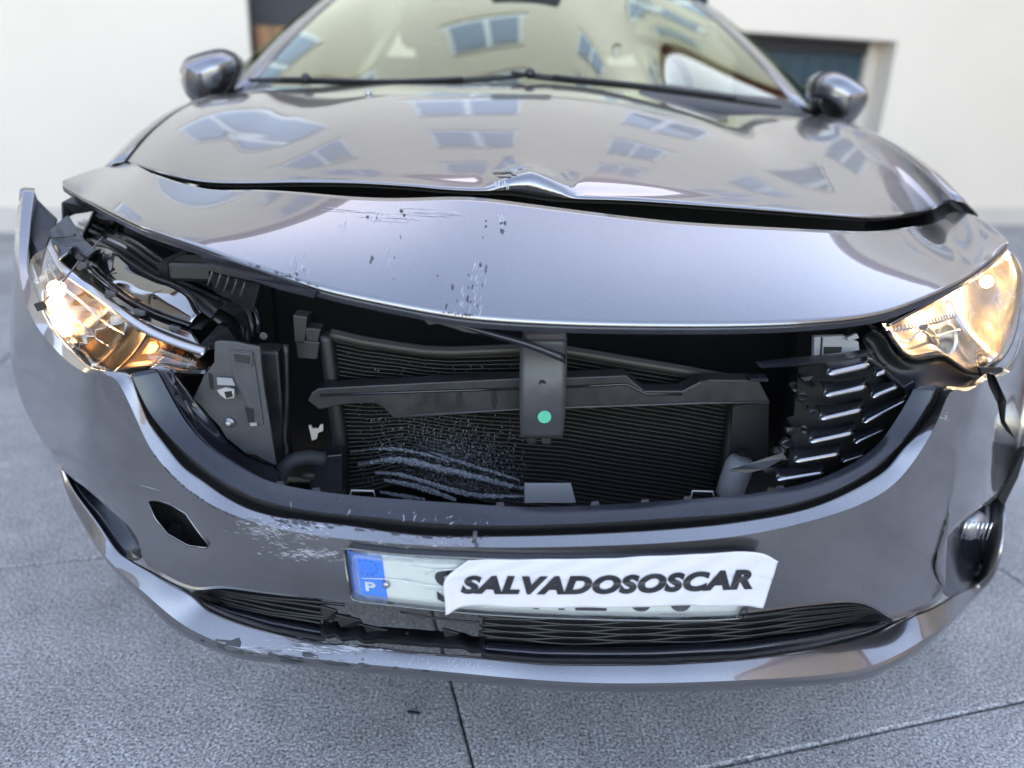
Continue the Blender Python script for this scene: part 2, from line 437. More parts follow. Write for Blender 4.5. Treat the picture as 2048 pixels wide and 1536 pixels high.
def wall_with_holes(F, name, u0, u1, w0, w1, holes, depth, mat_, parent):
    """wall face with real openings and reveals"""
    us = sorted({u0, u1, *[h[0] for h in holes], *[h[1] for h in holes]}); ws = sorted({w0, w1, *[h[2] for h in holes], *[h[3] for h in holes]})
    V = {}; VL = []; Fc = []
    def vid(u, v, w):
        k = (round(u, 4), round(v, 4), round(w, 4))
        if k not in V: V[k] = len(VL); VL.append(tuple(F.p(u, v, w)))
        return V[k]
    for i in range(len(us)-1):
        for j in range(len(ws)-1):
            cu, cw = (us[i]+us[i+1])/2, (ws[j]+ws[j+1])/2
            if any(h[0] < cu < h[1] and h[2] < cw < h[3] for h in holes): continue
            Fc.append((vid(us[i], 0, ws[j]), vid(us[i+1], 0, ws[j]), vid(us[i+1], 0, ws[j+1]), vid(us[i], 0, ws[j+1])))
    for h in holes:
        a, b_, c, d = h
        for (p, q) in (((a, c), (a, d)), ((a, d), (b_, d)), ((b_, d), (b_, c)), ((b_, c), (a, c))):
            Fc.append((vid(p[0], 0, p[1]), vid(q[0], 0, q[1]), vid(q[0], -depth, q[1]), vid(p[0], -depth, p[1])))
    me = bpy.data.meshes.new(name); me.from_pydata(VL, [], Fc); me.update()
    bm = bmesh.new(); bm.from_mesh(me); bmesh.ops.recalc_face_normals(bm, faces=bm.faces); bm.to_mesh(me); bm.free()
    return obj(name, me, mat_, parent)
def window(F, parent, u0, u1, w0, w1, inset=.08, mull=1, tran=0):
    fr = empty('window', F.p((u0+u1)/2, -inset, w0)); fr.parent = parent
    fw = .06
    def b(n, a0, a1, v0, v1, c0, c1, mt):
        o = F.box(n, a0, a1, v0, v1, c0, c1, mt, None); o.parent = fr; o.matrix_parent_inverse = Matrix.Translation(-Vector(fr.location))
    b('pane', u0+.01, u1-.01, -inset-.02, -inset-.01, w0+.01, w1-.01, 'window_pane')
    b('frame', u0, u0+fw, -inset-.009, -inset+.03, w0, w1, 'frame_white'); b('frame', u1-fw, u1, -inset-.009, -inset+.03, w0, w1, 'frame_white')
    b('frame', u0+fw, u1-fw, -inset-.009, -inset+.028, w0, w0+fw, 'frame_white'); b('frame', u0+fw, u1-fw, -inset-.009, -inset+.028, w1-fw, w1, 'frame_white')
    for k in range(mull):
        c = u0+(u1-u0)*(k+1)/(mull+1); b('mullion', c-.03, c+.03, -inset-.009, -inset+.026, w0+fw, w1-fw, 'frame_white')
    for k in range(tran):
        c = w0+(w1-w0)*(k+1)/(tran+1); b('transom', u0+fw, u1-fw, -inset-.009, -inset+.024, c-.02, c+.02, 'frame_white')
    b('sill', u0-.05, u1+.05, -inset+.031, .05, w0-.06, w0-.004, 'frame_white')
    return fr

FB = Frame(W0, wu, wn_)
back = empty('house', FB.p(5, 0, 0))
tag(back, 'tall cream rendered house behind the car with teal door', 'house')
def under(parent_empty, fn):
    n0 = set(bpy.data.objects); fn()
    for o in set(bpy.data.objects)-n0:
        if o.parent is None: o.parent = parent_empty
        if o.parent == parent_empty: o.matrix_parent_inverse = Matrix.Translation(-Vector(parent_empty.location))
BU0, BU1, BH = -5.0, 14.0, 6.9
ud0, wd1 = onwall(1478, 62); ud1, _ = onwall(1800, 62)
ul1, _ = onwall(590, 60); ul0 = onwall(497, 60)[0]
def build_back():
    wins = []
    uc = float(np.dot(np.array((-.35, 6, 0))-W0, wu))
    for w0 in (2.5, 4.1, 5.65):
        for k in (-2, -1, 0, 1, 2, 3):
            u = uc+2.15*k; wins.append((u-.5, u+.5, w0, w0+.85))
    holes = [(ud0, ud1, .02, wd1), (ul0, ul1+.55, .02, 2.2)]+wins
    wall_with_holes(FB, 'wall', BU0, BU1, 0.0, BH, holes, .35, 'stucco', None)
    FB.box('plinth', BU0, ul0, .002, .05, 0, .16, 'stucco_plinth', None)
    FB.box('plinth', ul1+.55, ud0, .002, .05, 0, .16, 'stucco_plinth', None)
    FB.box('plinth', ud1, BU1, .002, .05, 0, .16, 'stucco_plinth', None)
    FB.box('roof', BU0-.3, BU1+.3, -9, .35, BH, BH+.25, 'tile_roof', None)
    FB.box('rear_wall', BU0, BU1, -8.9, -8.6, 0, BH-.004, 'stucco', None)
    FB.box('side_wall', BU0, BU0+.2, -8.6, -.36, 0, BH-.004, 'stucco', None); FB.box('side_wall', BU1-.2, BU1, -8.6, -.36, 0, BH-.004, 'stucco', None)
    # teal door with frame on the right
    FB.box('door', ud0+.10, ud1-.10, -.33, -.28, .02, wd1-.10, 'door_teal', None)
    FB.box('door_frame', ud0, ud0+.10, -.34, -.22, .02, wd1, 'wood', None); FB.box('door_frame', ud1-.10, ud1, -.34, -.22, .02, wd1, 'stucco_plinth', None)
    FB.box('door_frame', ud0+.10, ud1-.10, -.34, -.222, wd1-.10, wd1, 'door_dark', None)
    n = 7
    for i in range(n):
        a = ud0+.12+(ud1-ud0-.24)*i/n; FB.box('board', a+.006, a+(ud1-ud0-.24)/n-.006, -.279, -.268, .06, wd1-.14, 'door_teal', None)
    # dark doorway with a low wooden half door on the left
    FB.box('doorway_back', ul0, ul1+.55, -.349, -.34, .02, 2.2, 'door_dark', None)
    FB.box('half_door', ul0+.03, ul1+.52, -.30, -.25, .03, onwall(520, 46)[1], 'wood', None)
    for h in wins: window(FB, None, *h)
under(back, build_back)
# houses left and right and across the yard, seen in the paint and the glass
def side_house(name, label, origin, u, n, L, H, rows, mat_, extra=None, cat='house', mull=2, tran=1, ww=1.5, wh=1.2, step=2.3, depth=5):
    F = Frame(origin, u, n); e = empty(name, F.p(L/2, 0, 0)); tag(e, label, cat)
    def bld():
        wins = []
        for w0 in rows:
            k = .8
            while k+ww < L-.3: wins.append((k, k+ww, w0, w0+wh)); k += step
        if extra: wins = [h for h in wins if not (h[0] < extra[1]+.1 and h[1] > extra[0]-.1 and h[2] < extra[3])]
        wall_with_holes(F, 'wall', 0, L, 0, H, wins+([extra[:4]] if extra else []), .3, mat_, None)
        F.box('rear_wall', 0, L, -depth, -depth+.2, 0, H-.004, mat_, None)
        F.box('side_wall', 0, .2, -depth+.2, -.31, 0, H-.004, mat_, None); F.box('side_wall', L-.2, L, -depth+.2, -.31, 0, H-.004, mat_, None)
        F.box('roof', -.3, L+.3, -depth-.2, .3, H, H+.25, 'tile_roof', None)
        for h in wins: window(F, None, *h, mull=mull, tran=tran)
        if extra: F.box('added_red_door', extra[0], extra[1], -.25, -.2, extra[2], extra[3], extra[4], None)  # unseen door added so that red reflects in the bumper and fins
    under(e, bld)
side_house('house', 'ochre house along the left of the yard, seen only in reflections', (-9.2, -8, 0), (.05, .9987, 0), (.9987, -.05, 0), 11.5, 4.6, (1.0, 2.9), 'stucco_side', wh=1.0)
side_house('house', 'ochre house with an added red door at the right, seen only in reflections', (9.3, 7.6, 0), (-.05, -.9987, 0), (-.9987, .05, 0), 14, 6.2, (1.0, 3.4), 'stucco_side', wh=1.0, extra=(5.4, 7.6, .02, 2.3, 'reflection_red'))

# ------------------------------------------------------------------ the damaged car
car = empty('damaged_car')
tag(car, 'grey crashed hatchback with crumpled hood and smashed open grille', 'car')
def lerp_rows(A, B, n, bulge, direction=(0, -.5, .866), fn=None):
    """n rows from A to B (both (k,3) resampled), pushed out along direction"""
    d = np.asarray(direction, float); d /= np.linalg.norm(d); out = []
    for v in np.linspace(0, 1, n):
        f = 4*v*(1-v) if fn is None else fn(v)
        env = np.clip(np.linalg.norm(A-B, axis=1)/.09, 0, 1)[:, None]**1.5
        out.append(A*(1-v)+B*v+d*bulge*f*env)
    return out
# --- nose panel between hood and grille
NP_top = [(125, 362, 'x', -.83), (165, 345, 'x', -.825), (210, 332, 'x', -.80), (253, 325, 'x', -.75), (301, 345, 1.085), (366, 367, 1.07), (427, 380, 1.055), (513, 379, 1.04),
          (600, 384, 1.035), (673, 391, 1.032), (751, 396, 1.032), (830, 396, 1.032), (927, 392, 1.032), (986, 398, 1.032), (1084, 411, 1.032), (1200, 426, 1.032), (1340, 442, 1.032), (1461, 450, 1.035),
          (1614, 458, 1.04), (1740, 463, 1.055), (1819, 454, 1.08), (1880, 438, 1.12), (1912, 412, 'x', .765), (1950, 430, 'x', .785), (1990, 457, 'x', .792), (2016, 481, 'x', .78)]
NP_bot = [(125, 370, 'x', -.825), (152, 388, 'x', -.785), (190, 408, .97), (249, 438, .93), (293, 458, .905), (366, 483, .89), (425, 503, .885), (459, 518, .88), (517, 537, .875), (576, 557, .872), (634, 577, .87),
          (791, 612, .868), (886, 630, .867), (947, 638, .866), (1113, 648, .866), (1350, 652, .866), (1532, 650, .868), (1642, 644, .87), (1715, 637, .875), (1769, 627, .88), (1824, 607, .888),
          (1897, 576, .90), (1952, 543, .925), (1982, 520, 'x', .70), (2002, 503, 'x', .742), (2016, 486, 'x', .775)]
A = smooth_curve(cr_curve(UU(NP_top), 160), 3); B = smooth_curve(cr_curve(UU(NP_bot), 160), 3)
# pair the two edges by place across the car so that the ribs of the sheet run straight back
def by_x(A, n=160, lo=None, hi=None):
    s = np.sign(A[-1, 0]-A[0, 0]); 
    return A
rows = lerp_rows(A, B, 9, .0045, fn=lambda v: 4*v*(1-v)*(.6+.8*v))
rows = [smooth_curve(r, 4) for r in rows]
nose = loft('nose_panel', rows, 'paint', car, nu=160, nv=3, pre=False, thick=.002)
# folded flange under the panel edge
C1 = B+np.array((0, .004, -.010)); C2 = B+np.array((0, .045, -.016))
loft('nose_flange', [B+np.array((0, .0025, -.002)), C1, C2], 'satin_plastic', car, nu=160, nv=2, crease=(1,), pre=False, thick=.002)
# --- hood
HD_f = [(253, 322, 'x', -.75), (301, 340, 1.13), (366, 357, 1.12), (410, 364, 1.12), (478, 366, 1.12), (595, 364, 1.12), (700, 365, 1.115), (751, 367, 1.11), (830, 372, 1.105), (908, 379, 1.10), (978, 381, 1.10),
        (1017, 381, 1.10), (1064, 388, 1.10), (1103, 394, 1.10), (1256, 400, 1.105), (1379, 408, 1.11), (1563, 422, 1.12), (1690, 432, 1.12), (1742, 435, 1.12), (1793, 431, 1.13), (1870, 416, 1.15), (1906, 399, 'x', .75)]
HD_r = [(462, 186, 'x', -.745), (520, 176, 'x', -.66), (640, 171, 'x', -.50), (769, 169, 'y', 1.83), (930, 167, 'y', 1.80), (1100, 168, 'y', 1.80), (1230, 183, 'y', 1.82), (1358, 200, 'x', .41), (1480, 213, 'x', .56), (1563, 222, 'x', .66), (1633, 231, 'x', .745)]
A = smooth_curve(cr_curve(UU(HD_f), 150), 2); B = smooth_curve(cr_curve(UU(HD_r), 150), 8)
def crown(v): return 1.0*(4*v*(1-v))*(1.25-.5*v)
hrows = lerp_rows(A, B, 41, .030, (0, 0, 1), crown)
G = np.array(hrows)
xs = G[:, :, 0]; vv = np.linspace(0, 1, 41)[:, None]
# two long pressed ridges and the hollow between them and the wings
for s in (-1, 1):
    ridge = .34-.02*vv
    G[:, :, 2] += .005*np.exp(-((xs*s-ridge)/.08)**2)*np.clip(vv*3, 0, 1)*(1-vv*.6)
    G[:, :, 2] -= .005*np.exp(-((xs*s-.50)/.10)**2)*np.clip(vv*4, 0, 1)*(1-vv*.7)
# impact: the front edge is bent down in the middle and pushed up in a peak
dx = xs+.030
tent = np.clip(1-np.abs(dx[0])/.068, 0, 1)
G[1, :, 1] -= .0135*np.minimum(1, tent*2.5); G[1, :, 2] += .019*tent-.001*(tent > 0)
G[2, :, 1] -= .010*tent; G[2, :, 2] += .0165*tent; G[3, :, 2] += .010*tent; G[4, :, 2] += .005*tent; G[5, :, 2] += .002*tent
flat = np.exp(-(dx/.55)**2)
G[:, :, 2] -= .0025*np.exp(-(vv/.03)**2)*flat*(1-np.minimum(1, tent*3))
G[:, :, 2] += .0015*np.sin(xs*9+1.0)*np.exp(-((vv-.12)/.14)**2)
G[0] = A
hood = loft('hood', list(G), 'paint', car, nu=150, nv=2, pre=False, thick=.002)
HOODG = G
# hood inner skin seen through the gap
loft('hood_lining', [A+np.array((0, .012, -.006)), A*.2+B*.8+np.array((0, 0, -.09))], 'bay_black', car, nu=150, nv=3, pre=False, thick=.002)

# --- front bumper: flange / rim / body
BR0 = [(69, 376, 'x', -.885), (59, 467, 'x', -.862), (56, 537, 'x', -.838), (76, 585, 'x', -.795), (92, 635, 'x', -.75), (130, 685, 'x', -.69), (176, 732, 'x', -.618), (205, 742, 'x', -.585), (238, 744, .804),
       (258, 747, .804), (279, 795, .804), (300, 846, .804), (334, 893, .804), (369, 935, .804), (402, 958, .804), (446, 989, .803), (496, 1015, .802), (560, 1033, .800), (615, 1040, .799), (700, 1050, .7985), (780, 1062, .7985),
       (860, 1070, .7985), (982, 1071, .7985), (1153, 1067, .7985), (1340, 1057, .7985), (1483, 1042, .800), (1629, 1012, .802), (1720, 972, .804), (1775, 936, .806), (1806, 896, .808), (1838, 862, .81), (1868, 813, .82), (1882, 774, .822),
       (1905, 772, .822), (1935, 774, .824), (1960, 755, .828), (1975, 745, .84), (2000, 742, .855), (2030, 715, 'x', .80), (2046, 668, 'x', .85)]
BR1 = [(48, 375, 'x', -.90), (41, 438, 'x', -.885), (38, 496, 'x', -.868), (41, 555, 'x', -.838), (53, 608, 'x', -.80), (73, 652, 'x', -.76), (108, 696, 'x', -.71), (146, 731, 'x', -.655), (176, 747, 'x', -.615), (205, 751, 'x', -.587), (226, 750, .792),
       (255, 799, .79), (278, 850, .79), (300, 896, .79), (342, 948, .79), (376, 979, .79), (427, 1012, .789), (480, 1035, .788), (560, 1058, .787), (640, 1072, .786), (742, 1083, .786), (850, 1091, .786),
       (982, 1095, .786), (1153, 1093, .786), (1340, 1085, .786), (1483, 1071, .787), (1592, 1049, .788), (1720, 1009, .79), (1793, 964, .791), (1857, 877, .793), (1886, 815, .795), (1900, 780, .797),
       (1911, 780, .798), (1935, 782, .80), (1962, 766, .805), (1980, 757, .82), (2003, 753, .84), (2033, 726, 'x', .81), (2048, 680, 'x', .855)]
BR4 = [(40, 378, 'x', -.905), (30, 470, 'x', -.91), (26, 570, 'x', -.905), (20, 700, 'x', -.895), (34, 780, 'x', -.875), (66, 850, 'x', -.84), (96, 900, 'x', -.785), (125, 937, .79), (171, 975, .788), (222, 1020, .788),
       (262, 1058, .79), (284, 1092, .793), (280, 1114, .797), (305, 1140, .80), (350, 1167, .806), (394, 1181, .808), (440, 1176, .806), (547, 1189, .802), (697, 1205, .80), (800, 1213, .80), (1000, 1229, .80), (1200, 1236, .80), (1400, 1232, .80),
       (1494, 1226, .80), (1610, 1212, .80), (1709, 1205, .802), (1752, 1218, .804), (1787, 1239, .806), (1830, 1224, .804), (1876, 1206, .80), (1888, 1190, .798), (1874, 1152, .796), (1868, 1118, .796), (1886, 1085, .796), (1921, 1046, .796), (1957, 1018, .796), (1994, 993, .80),
       (2026, 940, .81), (2046, 895, .82), (2056, 850, 'x', .86)]
N = 240
r0, r1, r4 = (cr_curve(UU(b_), N) for b_ in (BR0, BR1, BR4))
# pair points of rim and lower edge by where they stand in plan (angle seen from the car's middle) instead of by length
def by_angle(P, n, ref):
    a = np.unwrap(np.arctan2(P[:, 0], P[:, 1]-2.2)); return a
r0 = smooth_curve(r0, 1); r1 = smooth_curve(r1, 2); r4 = smooth_curve(r4, 3)
bl = np.minimum(1, np.linspace(0, 1, N)*4)*np.minimum(1, np.linspace(1, 0, N)*4)
mids = []
for v, push in ((.18, .003), (.45, .005), (.75, .004)):
    M_ = r1*(1-v)+r4*v
    nrm = np.stack([np.sign(M_[:, 0])*np.minimum(1, (np.abs(M_[:, 0])/.86)**1.7), -np.ones(N), np.zeros(N)], 1); nrm /= np.linalg.norm(nrm, axis=1)[:, None]
    mids.append(smooth_curve(M_+nrm*(push*bl)[:, None], 6))
G, ci = loft_grid([r0, r1]+mids+[r4], N, 5, crease=(1,), pre=False)
bump_me = rows_mesh(G, crease=ci)
bumper = obj('front_bumper', bump_me, 'paint', car)
md = bumper.modifiers.new('solid', 'SOLIDIFY'); md.thickness = .003; md.offset = -1
patch('wing_liner', UU([(66, 378, 'x', -.895), (74, 398, 'x', -.885), (92, 416, 'x', -.865), (113, 436, 'x', -.845), (109, 456, 'x', -.84), (95, 482, 'x', -.835), (84, 520, 'x', -.825), (78, 560, 'x', -.82), (66, 560, 'x', -.832), (58, 535, 'x', -.85), (58, 467, 'x', -.872)]), 'black_plastic', bumper, thick=.004)
# --- lip under the air intake
L0 = [(128, 940, 'x', -.765), (150, 985, .797), (191, 1040, .800), (239, 1105, .804), (262, 1120, .807), (300, 1141, .812), (345, 1166, .822), (388, 1187, .829), (410, 1211, .833), (461, 1235, .834), (547, 1262, .830), (640, 1281, .825), (742, 1292, .821),
      (818, 1302, .819), (948, 1312, .818), (1084, 1324, .820), (1300, 1325, .822), (1483, 1316, .824), (1629, 1294, .838), (1738, 1265, .846), (1785, 1244, .842), (1830, 1226, .828), (1899, 1195, .818), (1957, 1148, .812), (1983, 1083, .806), (1994, 1030, .808), (2000, 990, .81)]
L2 = [(119, 936, 'x', -.785), (137, 996, .79), (171, 1061, .788), (222, 1132, .786), (290, 1197, .79), (342, 1245, .795), (400, 1279, .80), (478, 1307, .803), (581, 1320, .803), (700, 1334, .803), (777, 1340, .803), (913, 1353, .803), (1016, 1363, .803), (1187, 1374, .803), (1340, 1374, .803),
      (1483, 1369, .803), (1665, 1358, .80), (1738, 1345, .797), (1811, 1313, .79), (1884, 1262, .787), (1957, 1190, .79), (1987, 1146, .795), (2001, 1105, .80), (2006, 1046, .81), (2006, 985, .825)]
l0, l2 = smooth_curve(cr_curve(UU(L0), N), 3), smooth_curve(cr_curve(UU(L2), N), 3)
l1 = l0*.14+l2*.86+np.array((0, -.003, .004)); l3 = l2+np.array((0, .03, -.035))
lh = l0*.8+l2*.2+np.array((0, .001, .001))
lm = (l0+l1)/2+np.array((0, -.0006, .0008))
lip = loft('bumper_lip', [l0, lm, l1, l2, l3], 'paint', car, nu=N, nv=3, pre=False, thick=.003, crease=(2,))
# --- grille surround: broad satin U round the open grille
FO = [(262, 747, .806), (281, 790, .806), (300, 826, .806), (334, 866, .806), (385, 914, .805), (435, 954, .804), (490, 984, .803), (540, 1004, .802), (640, 1024, .80), (742, 1033, .80), (845, 1044, .80), (982, 1051, .80), (1153, 1047, .80),
      (1340, 1036, .80), (1483, 1025, .801), (1592, 1005, .802), (1683, 972, .804), (1749, 932, .806), (1787, 899, .807), (1828, 852, .809), (1857, 805, .81), (1871, 773, .811)]
FI = [(312, 738, .83), (337, 785, .83), (368, 839, .828), (408, 886, .827), (463, 925, .826), (517, 955, .825), (557, 968, .825), (640, 983, .8235), (742, 994, .823), (913, 1006, .823), (1050, 1014, .823), (1221, 1009, .823), (1340, 1001, .823),
      (1410, 996, .823), (1519, 985, .824), (1629, 961, .825), (1702, 928, .827), (1749, 895, .828), (1780, 858, .83), (1813, 805, .831), (1830, 773, .832)]
N2 = 180
fo, fi = smooth_curve(cr_curve(UU(FO), N2), 3), smooth_curve(cr_curve(UU(FI), N2), 3)
fm1 = smooth_curve(cr_curve(UU([(p[0], p[1], .845) for p in [(252, 752), (279, 810), (300, 848), (334, 897), (402, 962), (496, 1019), (615, 1046), (742, 1064), (860, 1075), (982, 1076), (1153, 1072), (1340, 1062), (1483, 1047), (1629, 1017), (1720, 977), (1775, 941), (1838, 867), (1872, 813), (1886, 774)]]), N2), 3)
cen = np.array((0, .85, .62))
fin_ = CAM+(fi-CAM)*1.045; fin_ += (fin_-cen)*np.array((.012, 0, .012))
foc = fo+(fi-fo)*.12+np.array((0, -.002, .001))
surround = loft('grille_surround', [fo+(fm1-fo)*.12, fo, (fo+fi)/2+np.array((0, -.0008, .0006)), fi, fin_], 'satin_plastic', car, nu=N2, nv=3, crease=(1, 3), pre=False, thick=.002)
loft('seam_shade', [fm1, fo+(fm1-fo)*.10+np.array((0, .002, 0))], 'bay_black', car, nu=N2, nv=2, pre=False, thick=.002)  # black strip stands in for the shade inside the open seam
# overlapped end of the snapped trim on the left
# --- engine bay: black boxes added to block light from behind, slam panel, floor of the bumper
def ppoly(pts, y): return np.array([PY(p[0], p[1], y) for p in pts])
box('bay_light_block', (-.62, 1.42, .22), (.62, 1.44, .83), 'bay_black', car)
box('bay_side_block', (-.60, 1.16, .25), (-.585, 1.419, .73), 'bay_black', car); box('bay_side_block', (.56, 1.16, .25), (.575, 1.419, .71), 'bay_black', car)
box('undertray', (-.5, 1.12, .20), (.5, 1.41, .215), 'dark_plastic', car)
box('slam_panel', (-.56, 1.10, .715), (.56, 1.16, .745), 'dark_plastic', car, .006)
# hinge/latch stubs in the hood gap
box('slam_cover', (-.42, 1.16, .77), (.42, 1.40, .78), 'dark_plastic', car)
# --- radiator with bent tubes
cols = [663, 725, 790, 845, 900, 965, 1040, 1134, 1252, 1360, 1465]
top = [676, 690, 700, 708, 711, 709, 706, 710, 730, 748, 768]
bot = [992, 985, 968, 975, 988, 1003, 1016, 1025, 1042, 1055, 1070]
YR = 1.035
def rad_pt(px, v):
    t0 = np.interp(px, cols, top); b0 = np.interp(px, cols, bot)
    crush = math.exp(-((px-800)/110)**2)*math.exp(-((v-.8)/.22)**2)
    py = t0+(b0-t0)*v - 9*crush
    left = 663+26*min(1, v*1.6); right = 1467-45*v
    q = left+(right-left)*(px-663)/(1467-663)
    return PY(q, py, YR+.012*math.sin(px*.006+v*2)*.6 + .03*math.exp(-((px-840)/160)**2)*(.4+.6*v))
rad = empty('radiator'); rad.parent = car
fine = np.linspace(663, 1467, 54)
core = np.array([[rad_pt(p, v)+np.array((0, .010, 0)) for p in fine] for v in np.linspace(0, 1.02, 30)])
obj('fin_core', rows_mesh(core), 'fin_core', rad)
rnd = random.Random(3)
NT = 37
for k in range(NT):
    v = (k+.5)/NT
    j = rnd.uniform(-.0006, .0006)
    P = np.array([rad_pt(p, v)+np.array((0, -.0015+j, rnd.uniform(-.0005, .0005) if p < 1060 and v > .45 else rnd.uniform(-.0002, .0002))) for p in fine])
    o = tube('tube', P, .0012, 'alu_dull', rad, n=4, flat=.72)
# header tank along the top, end tanks
hp = np.array([rad_pt(p, -.022)+np.array((0, -.004, .002)) for p in fine])
tube('header_tank', hp, .0085, 'alu_dull', rad, n=10)
tube('end_tank', np.array([rad_pt(659, v)+np.array((-.004, -.002, 0)) for v in np.linspace(-.03, .97, 24)]), .011, 'dark_plastic', rad, n=10, upv=(1, 0, 0))
tube('end_tank', np.array([rad_pt(1471, v)+np.array((.006, -.002, 0)) for v in np.linspace(0, 1.0, 24)]), .012, 'dark_plastic', rad, n=10, upv=(1, 0, 0))
# flattened pale strips of fin in the crushed corner
def ribbon(name, pts, w, y, mat_, parent):
    n_ = 70
    C = cr_curve(np.array([PY(p[0], p[1], y+.004*math.sin(i*2.1)) for i, p in enumerate(pts)]), n_)
    env = w*.00074*(np.sin(np.linspace(.2, math.pi-.15, n_)))**.5
    jt = np.array([rnd.uniform(.55, 1.1) for _ in range(n_)]); jb = np.array([rnd.uniform(.55, 1.1) for _ in range(n_)])
    jy = np.array([rnd.uniform(-.0016, .0016) for _ in range(n_)])
    T_ = C.copy(); T_[:, 2] += env/2*jt; Bt = C.copy(); Bt[:, 2] -= env/2*jb; T_[:, 1] += .003+jy; Bt[:, 1] += .001-jy
    M1 = C.copy(); M1[:, 1] += jy[::-1]
    me = rows_mesh(np.array([T_, M1, Bt]))
    for p in me.polygons: p.use_smooth = False
    o = obj(name, me, mat_, parent); m_ = o.modifiers.new('s', 'SOLIDIFY'); m_.thickness = .0004
for pts_, w_, dy_ in (([(715, 930), (779, 921), (824, 925), (876, 938), (929, 949), (982, 963), (1048, 978)], 17, .012), ([(768, 961), (824, 972), (863, 983), (912, 1001)], 14, .006),
                      ([(750, 946), (797, 950), (850, 965), (903, 981), (955, 992), (1048, 994)], 12, .008), ([(700, 905), (760, 898), (830, 905), (900, 925)], 7, .010), ([(860, 905), (920, 925), (985, 945), (1040, 962)], 8, .010), ([(760, 985), (800, 992), (850, 1000)], 9, .006)):
    ribbon('crushed_fin', pts_, w_, YR+dy_, 'crushed_fin', rad)
# torn fins standing between the tubes
V = []; Fc = []
for k in range(2600):
    if rnd.random() < .86:
        px = rnd.gauss(905, 80); v = rnd.betavariate(3, 1.6)*.62+.36
    else: px = rnd.uniform(690, 1030); v = rnd.uniform(.05, .98)
    if not 690 < px < 1062: continue
    v = (math.floor(v*NT)+rnd.uniform(.62, 1.38))/NT
    c = rad_pt(px, v)+np.array((0, -.0015+rnd.uniform(0, .003), 0)); s_ = rnd.uniform(.0005, .0016); w = rnd.uniform(.00012, .0004); t = rnd.uniform(-.35, .35)
    b0 = len(V)
    V += [c+np.array((-w, 0, -s_)), c+np.array((w, 0, -s_)), c+np.array((w+t*s_, .001, s_)), c+np.array((-w+t*s_, .001, s_))]; Fc.append((b0, b0+1, b0+2, b0+3))
me = bpy.data.meshes.new('fin_flakes'); me.from_pydata([tuple(v) for v in V], [], Fc); me.update()
tag(obj('fin_flakes', me, 'crushed_fin', rad), kind='stuff')
# --- broken cross bar in front of the radiator
YB = .985
bar = [(615, 802), (623, 786), (636, 777), (850, 766), (1040, 757), (1133, 756), (1252, 751), (1289, 782), (1364, 782), (1400, 764), (1419, 760), (1518, 761), (1541, 806), (1400, 808), (1133, 817), (1035, 821), (824, 836), (787, 836), (766, 815), (745, 806), (692, 808), (639, 820)]
cb = patch('cross_bar', ppoly(bar, YB), 'black_plastic', car, back=(0, .03, 0), bevel=.0015)
tube('bar_rib', ppoly([(640, 790), (850, 783), (1040, 777)], YB-.001), .0022, 'satin_plastic', cb, n=6)
tube('bar_rib', ppoly([(1133, 774), (1252, 768), (1292, 788), (1364, 788)], YB-.001), .0022, 'satin_plastic', cb, n=6)
tube('bar_rib', ppoly([(790, 833), (1040, 818), (1400, 806), (1538, 804)], YB-.001), .0018, 'grey_plastic', cb, n=6)
for (px, py) in ((870, 800), (915, 797), (985, 800)):
    patch('torn_patch', ppoly([(px, py-18), (px+7, py-20), (px+10, py+2), (px+6, py+20), (px+1, py+17), (px-3, py)], YB-.0012), 'bay_black', cb, thick=.0008)
# --- upright bracket with the green inspection dot
br_rows = []
for (xl, xr, py, y) in ((1046, 1134, 655, .965), (1045, 1134, 671, .955), (1042, 1134, 680, .945), (1040, 1134, 704, .945), (1039, 1133, 760, .938), (1039, 1131, 815, .937), (1040, 1128, 850, .942), (1041, 1125, 876, .95)):
    br_rows.append(np.array([PY(xl+(xr-xl)*t, py+(3 if t > .3 else 0)*0, y+.004*(2*t-1)**2) for t in np.linspace(0, 1, 9)]))
brk = loft('centre_bracket', br_rows, 'grey_plastic', car, nu=9, nv=3, pre=False, thick=.003)
def disc(px, py, r, y, mat_, parent, name, n=20):
    c = PY(px, py, y); rm = r*.00066
    return patch(name, np.array([c+np.array((rm*math.cos(a), 0, rm*math.sin(a))) for a in np.linspace(0, 2*math.pi, n, endpoint=False)]), mat_, parent, thick=.0006)
disc(1089, 834, 14, .9355, 'sticker_green', brk, 'green_sticker')
patch('notch', ppoly([(1078, 770), (1079, 761), (1088, 760), (1093, 766), (1089, 768), (1084, 766)], .9365), 'bay_black', brk, thick=.0006)
for px in (1052, 1082): patch('clip', ppoly([(px, 876), (px+20, 877), (px+18, 888), (px+3, 887)], .953), 'black_plastic', brk, thick=.008)
# --- snapped trim strip hanging across
tp = [U((838, 630), .872), U((880, 640), .874), U((992, 670), .885), U((1060, 690), .892), U((1131, 718), .90)]
st = cr_curve(np.array(tp), 24); wv_ = np.linspace(.0035, .0062, 24)
sr = [st+np.array((0, .010, 1))*wv_[:, None]*np.array((0, 1, 1)), st+np.array((0, -.004, 0)), st-np.array((0, 0, 1))*wv_[:, None]]
loft('broken_trim_strip', sr, 'satin_plastic', car, nu=24, nv=3, pre=False, thick=.004)
patch('torn_rubber', [U(p, .873) for p in [(838, 630), (870, 636), (905, 648), (960, 668), (930, 664), (900, 654), (875, 647), (858, 650)]], 'black_plastic', car, thick=.004)
# --- grey card of the lower mount
patch('mount_plate', ppoly([(1049, 968), (1142, 968), (1152, 1006), (1049, 1006)], .93), 'light_grey', car, thick=.004, bevel=.0008)
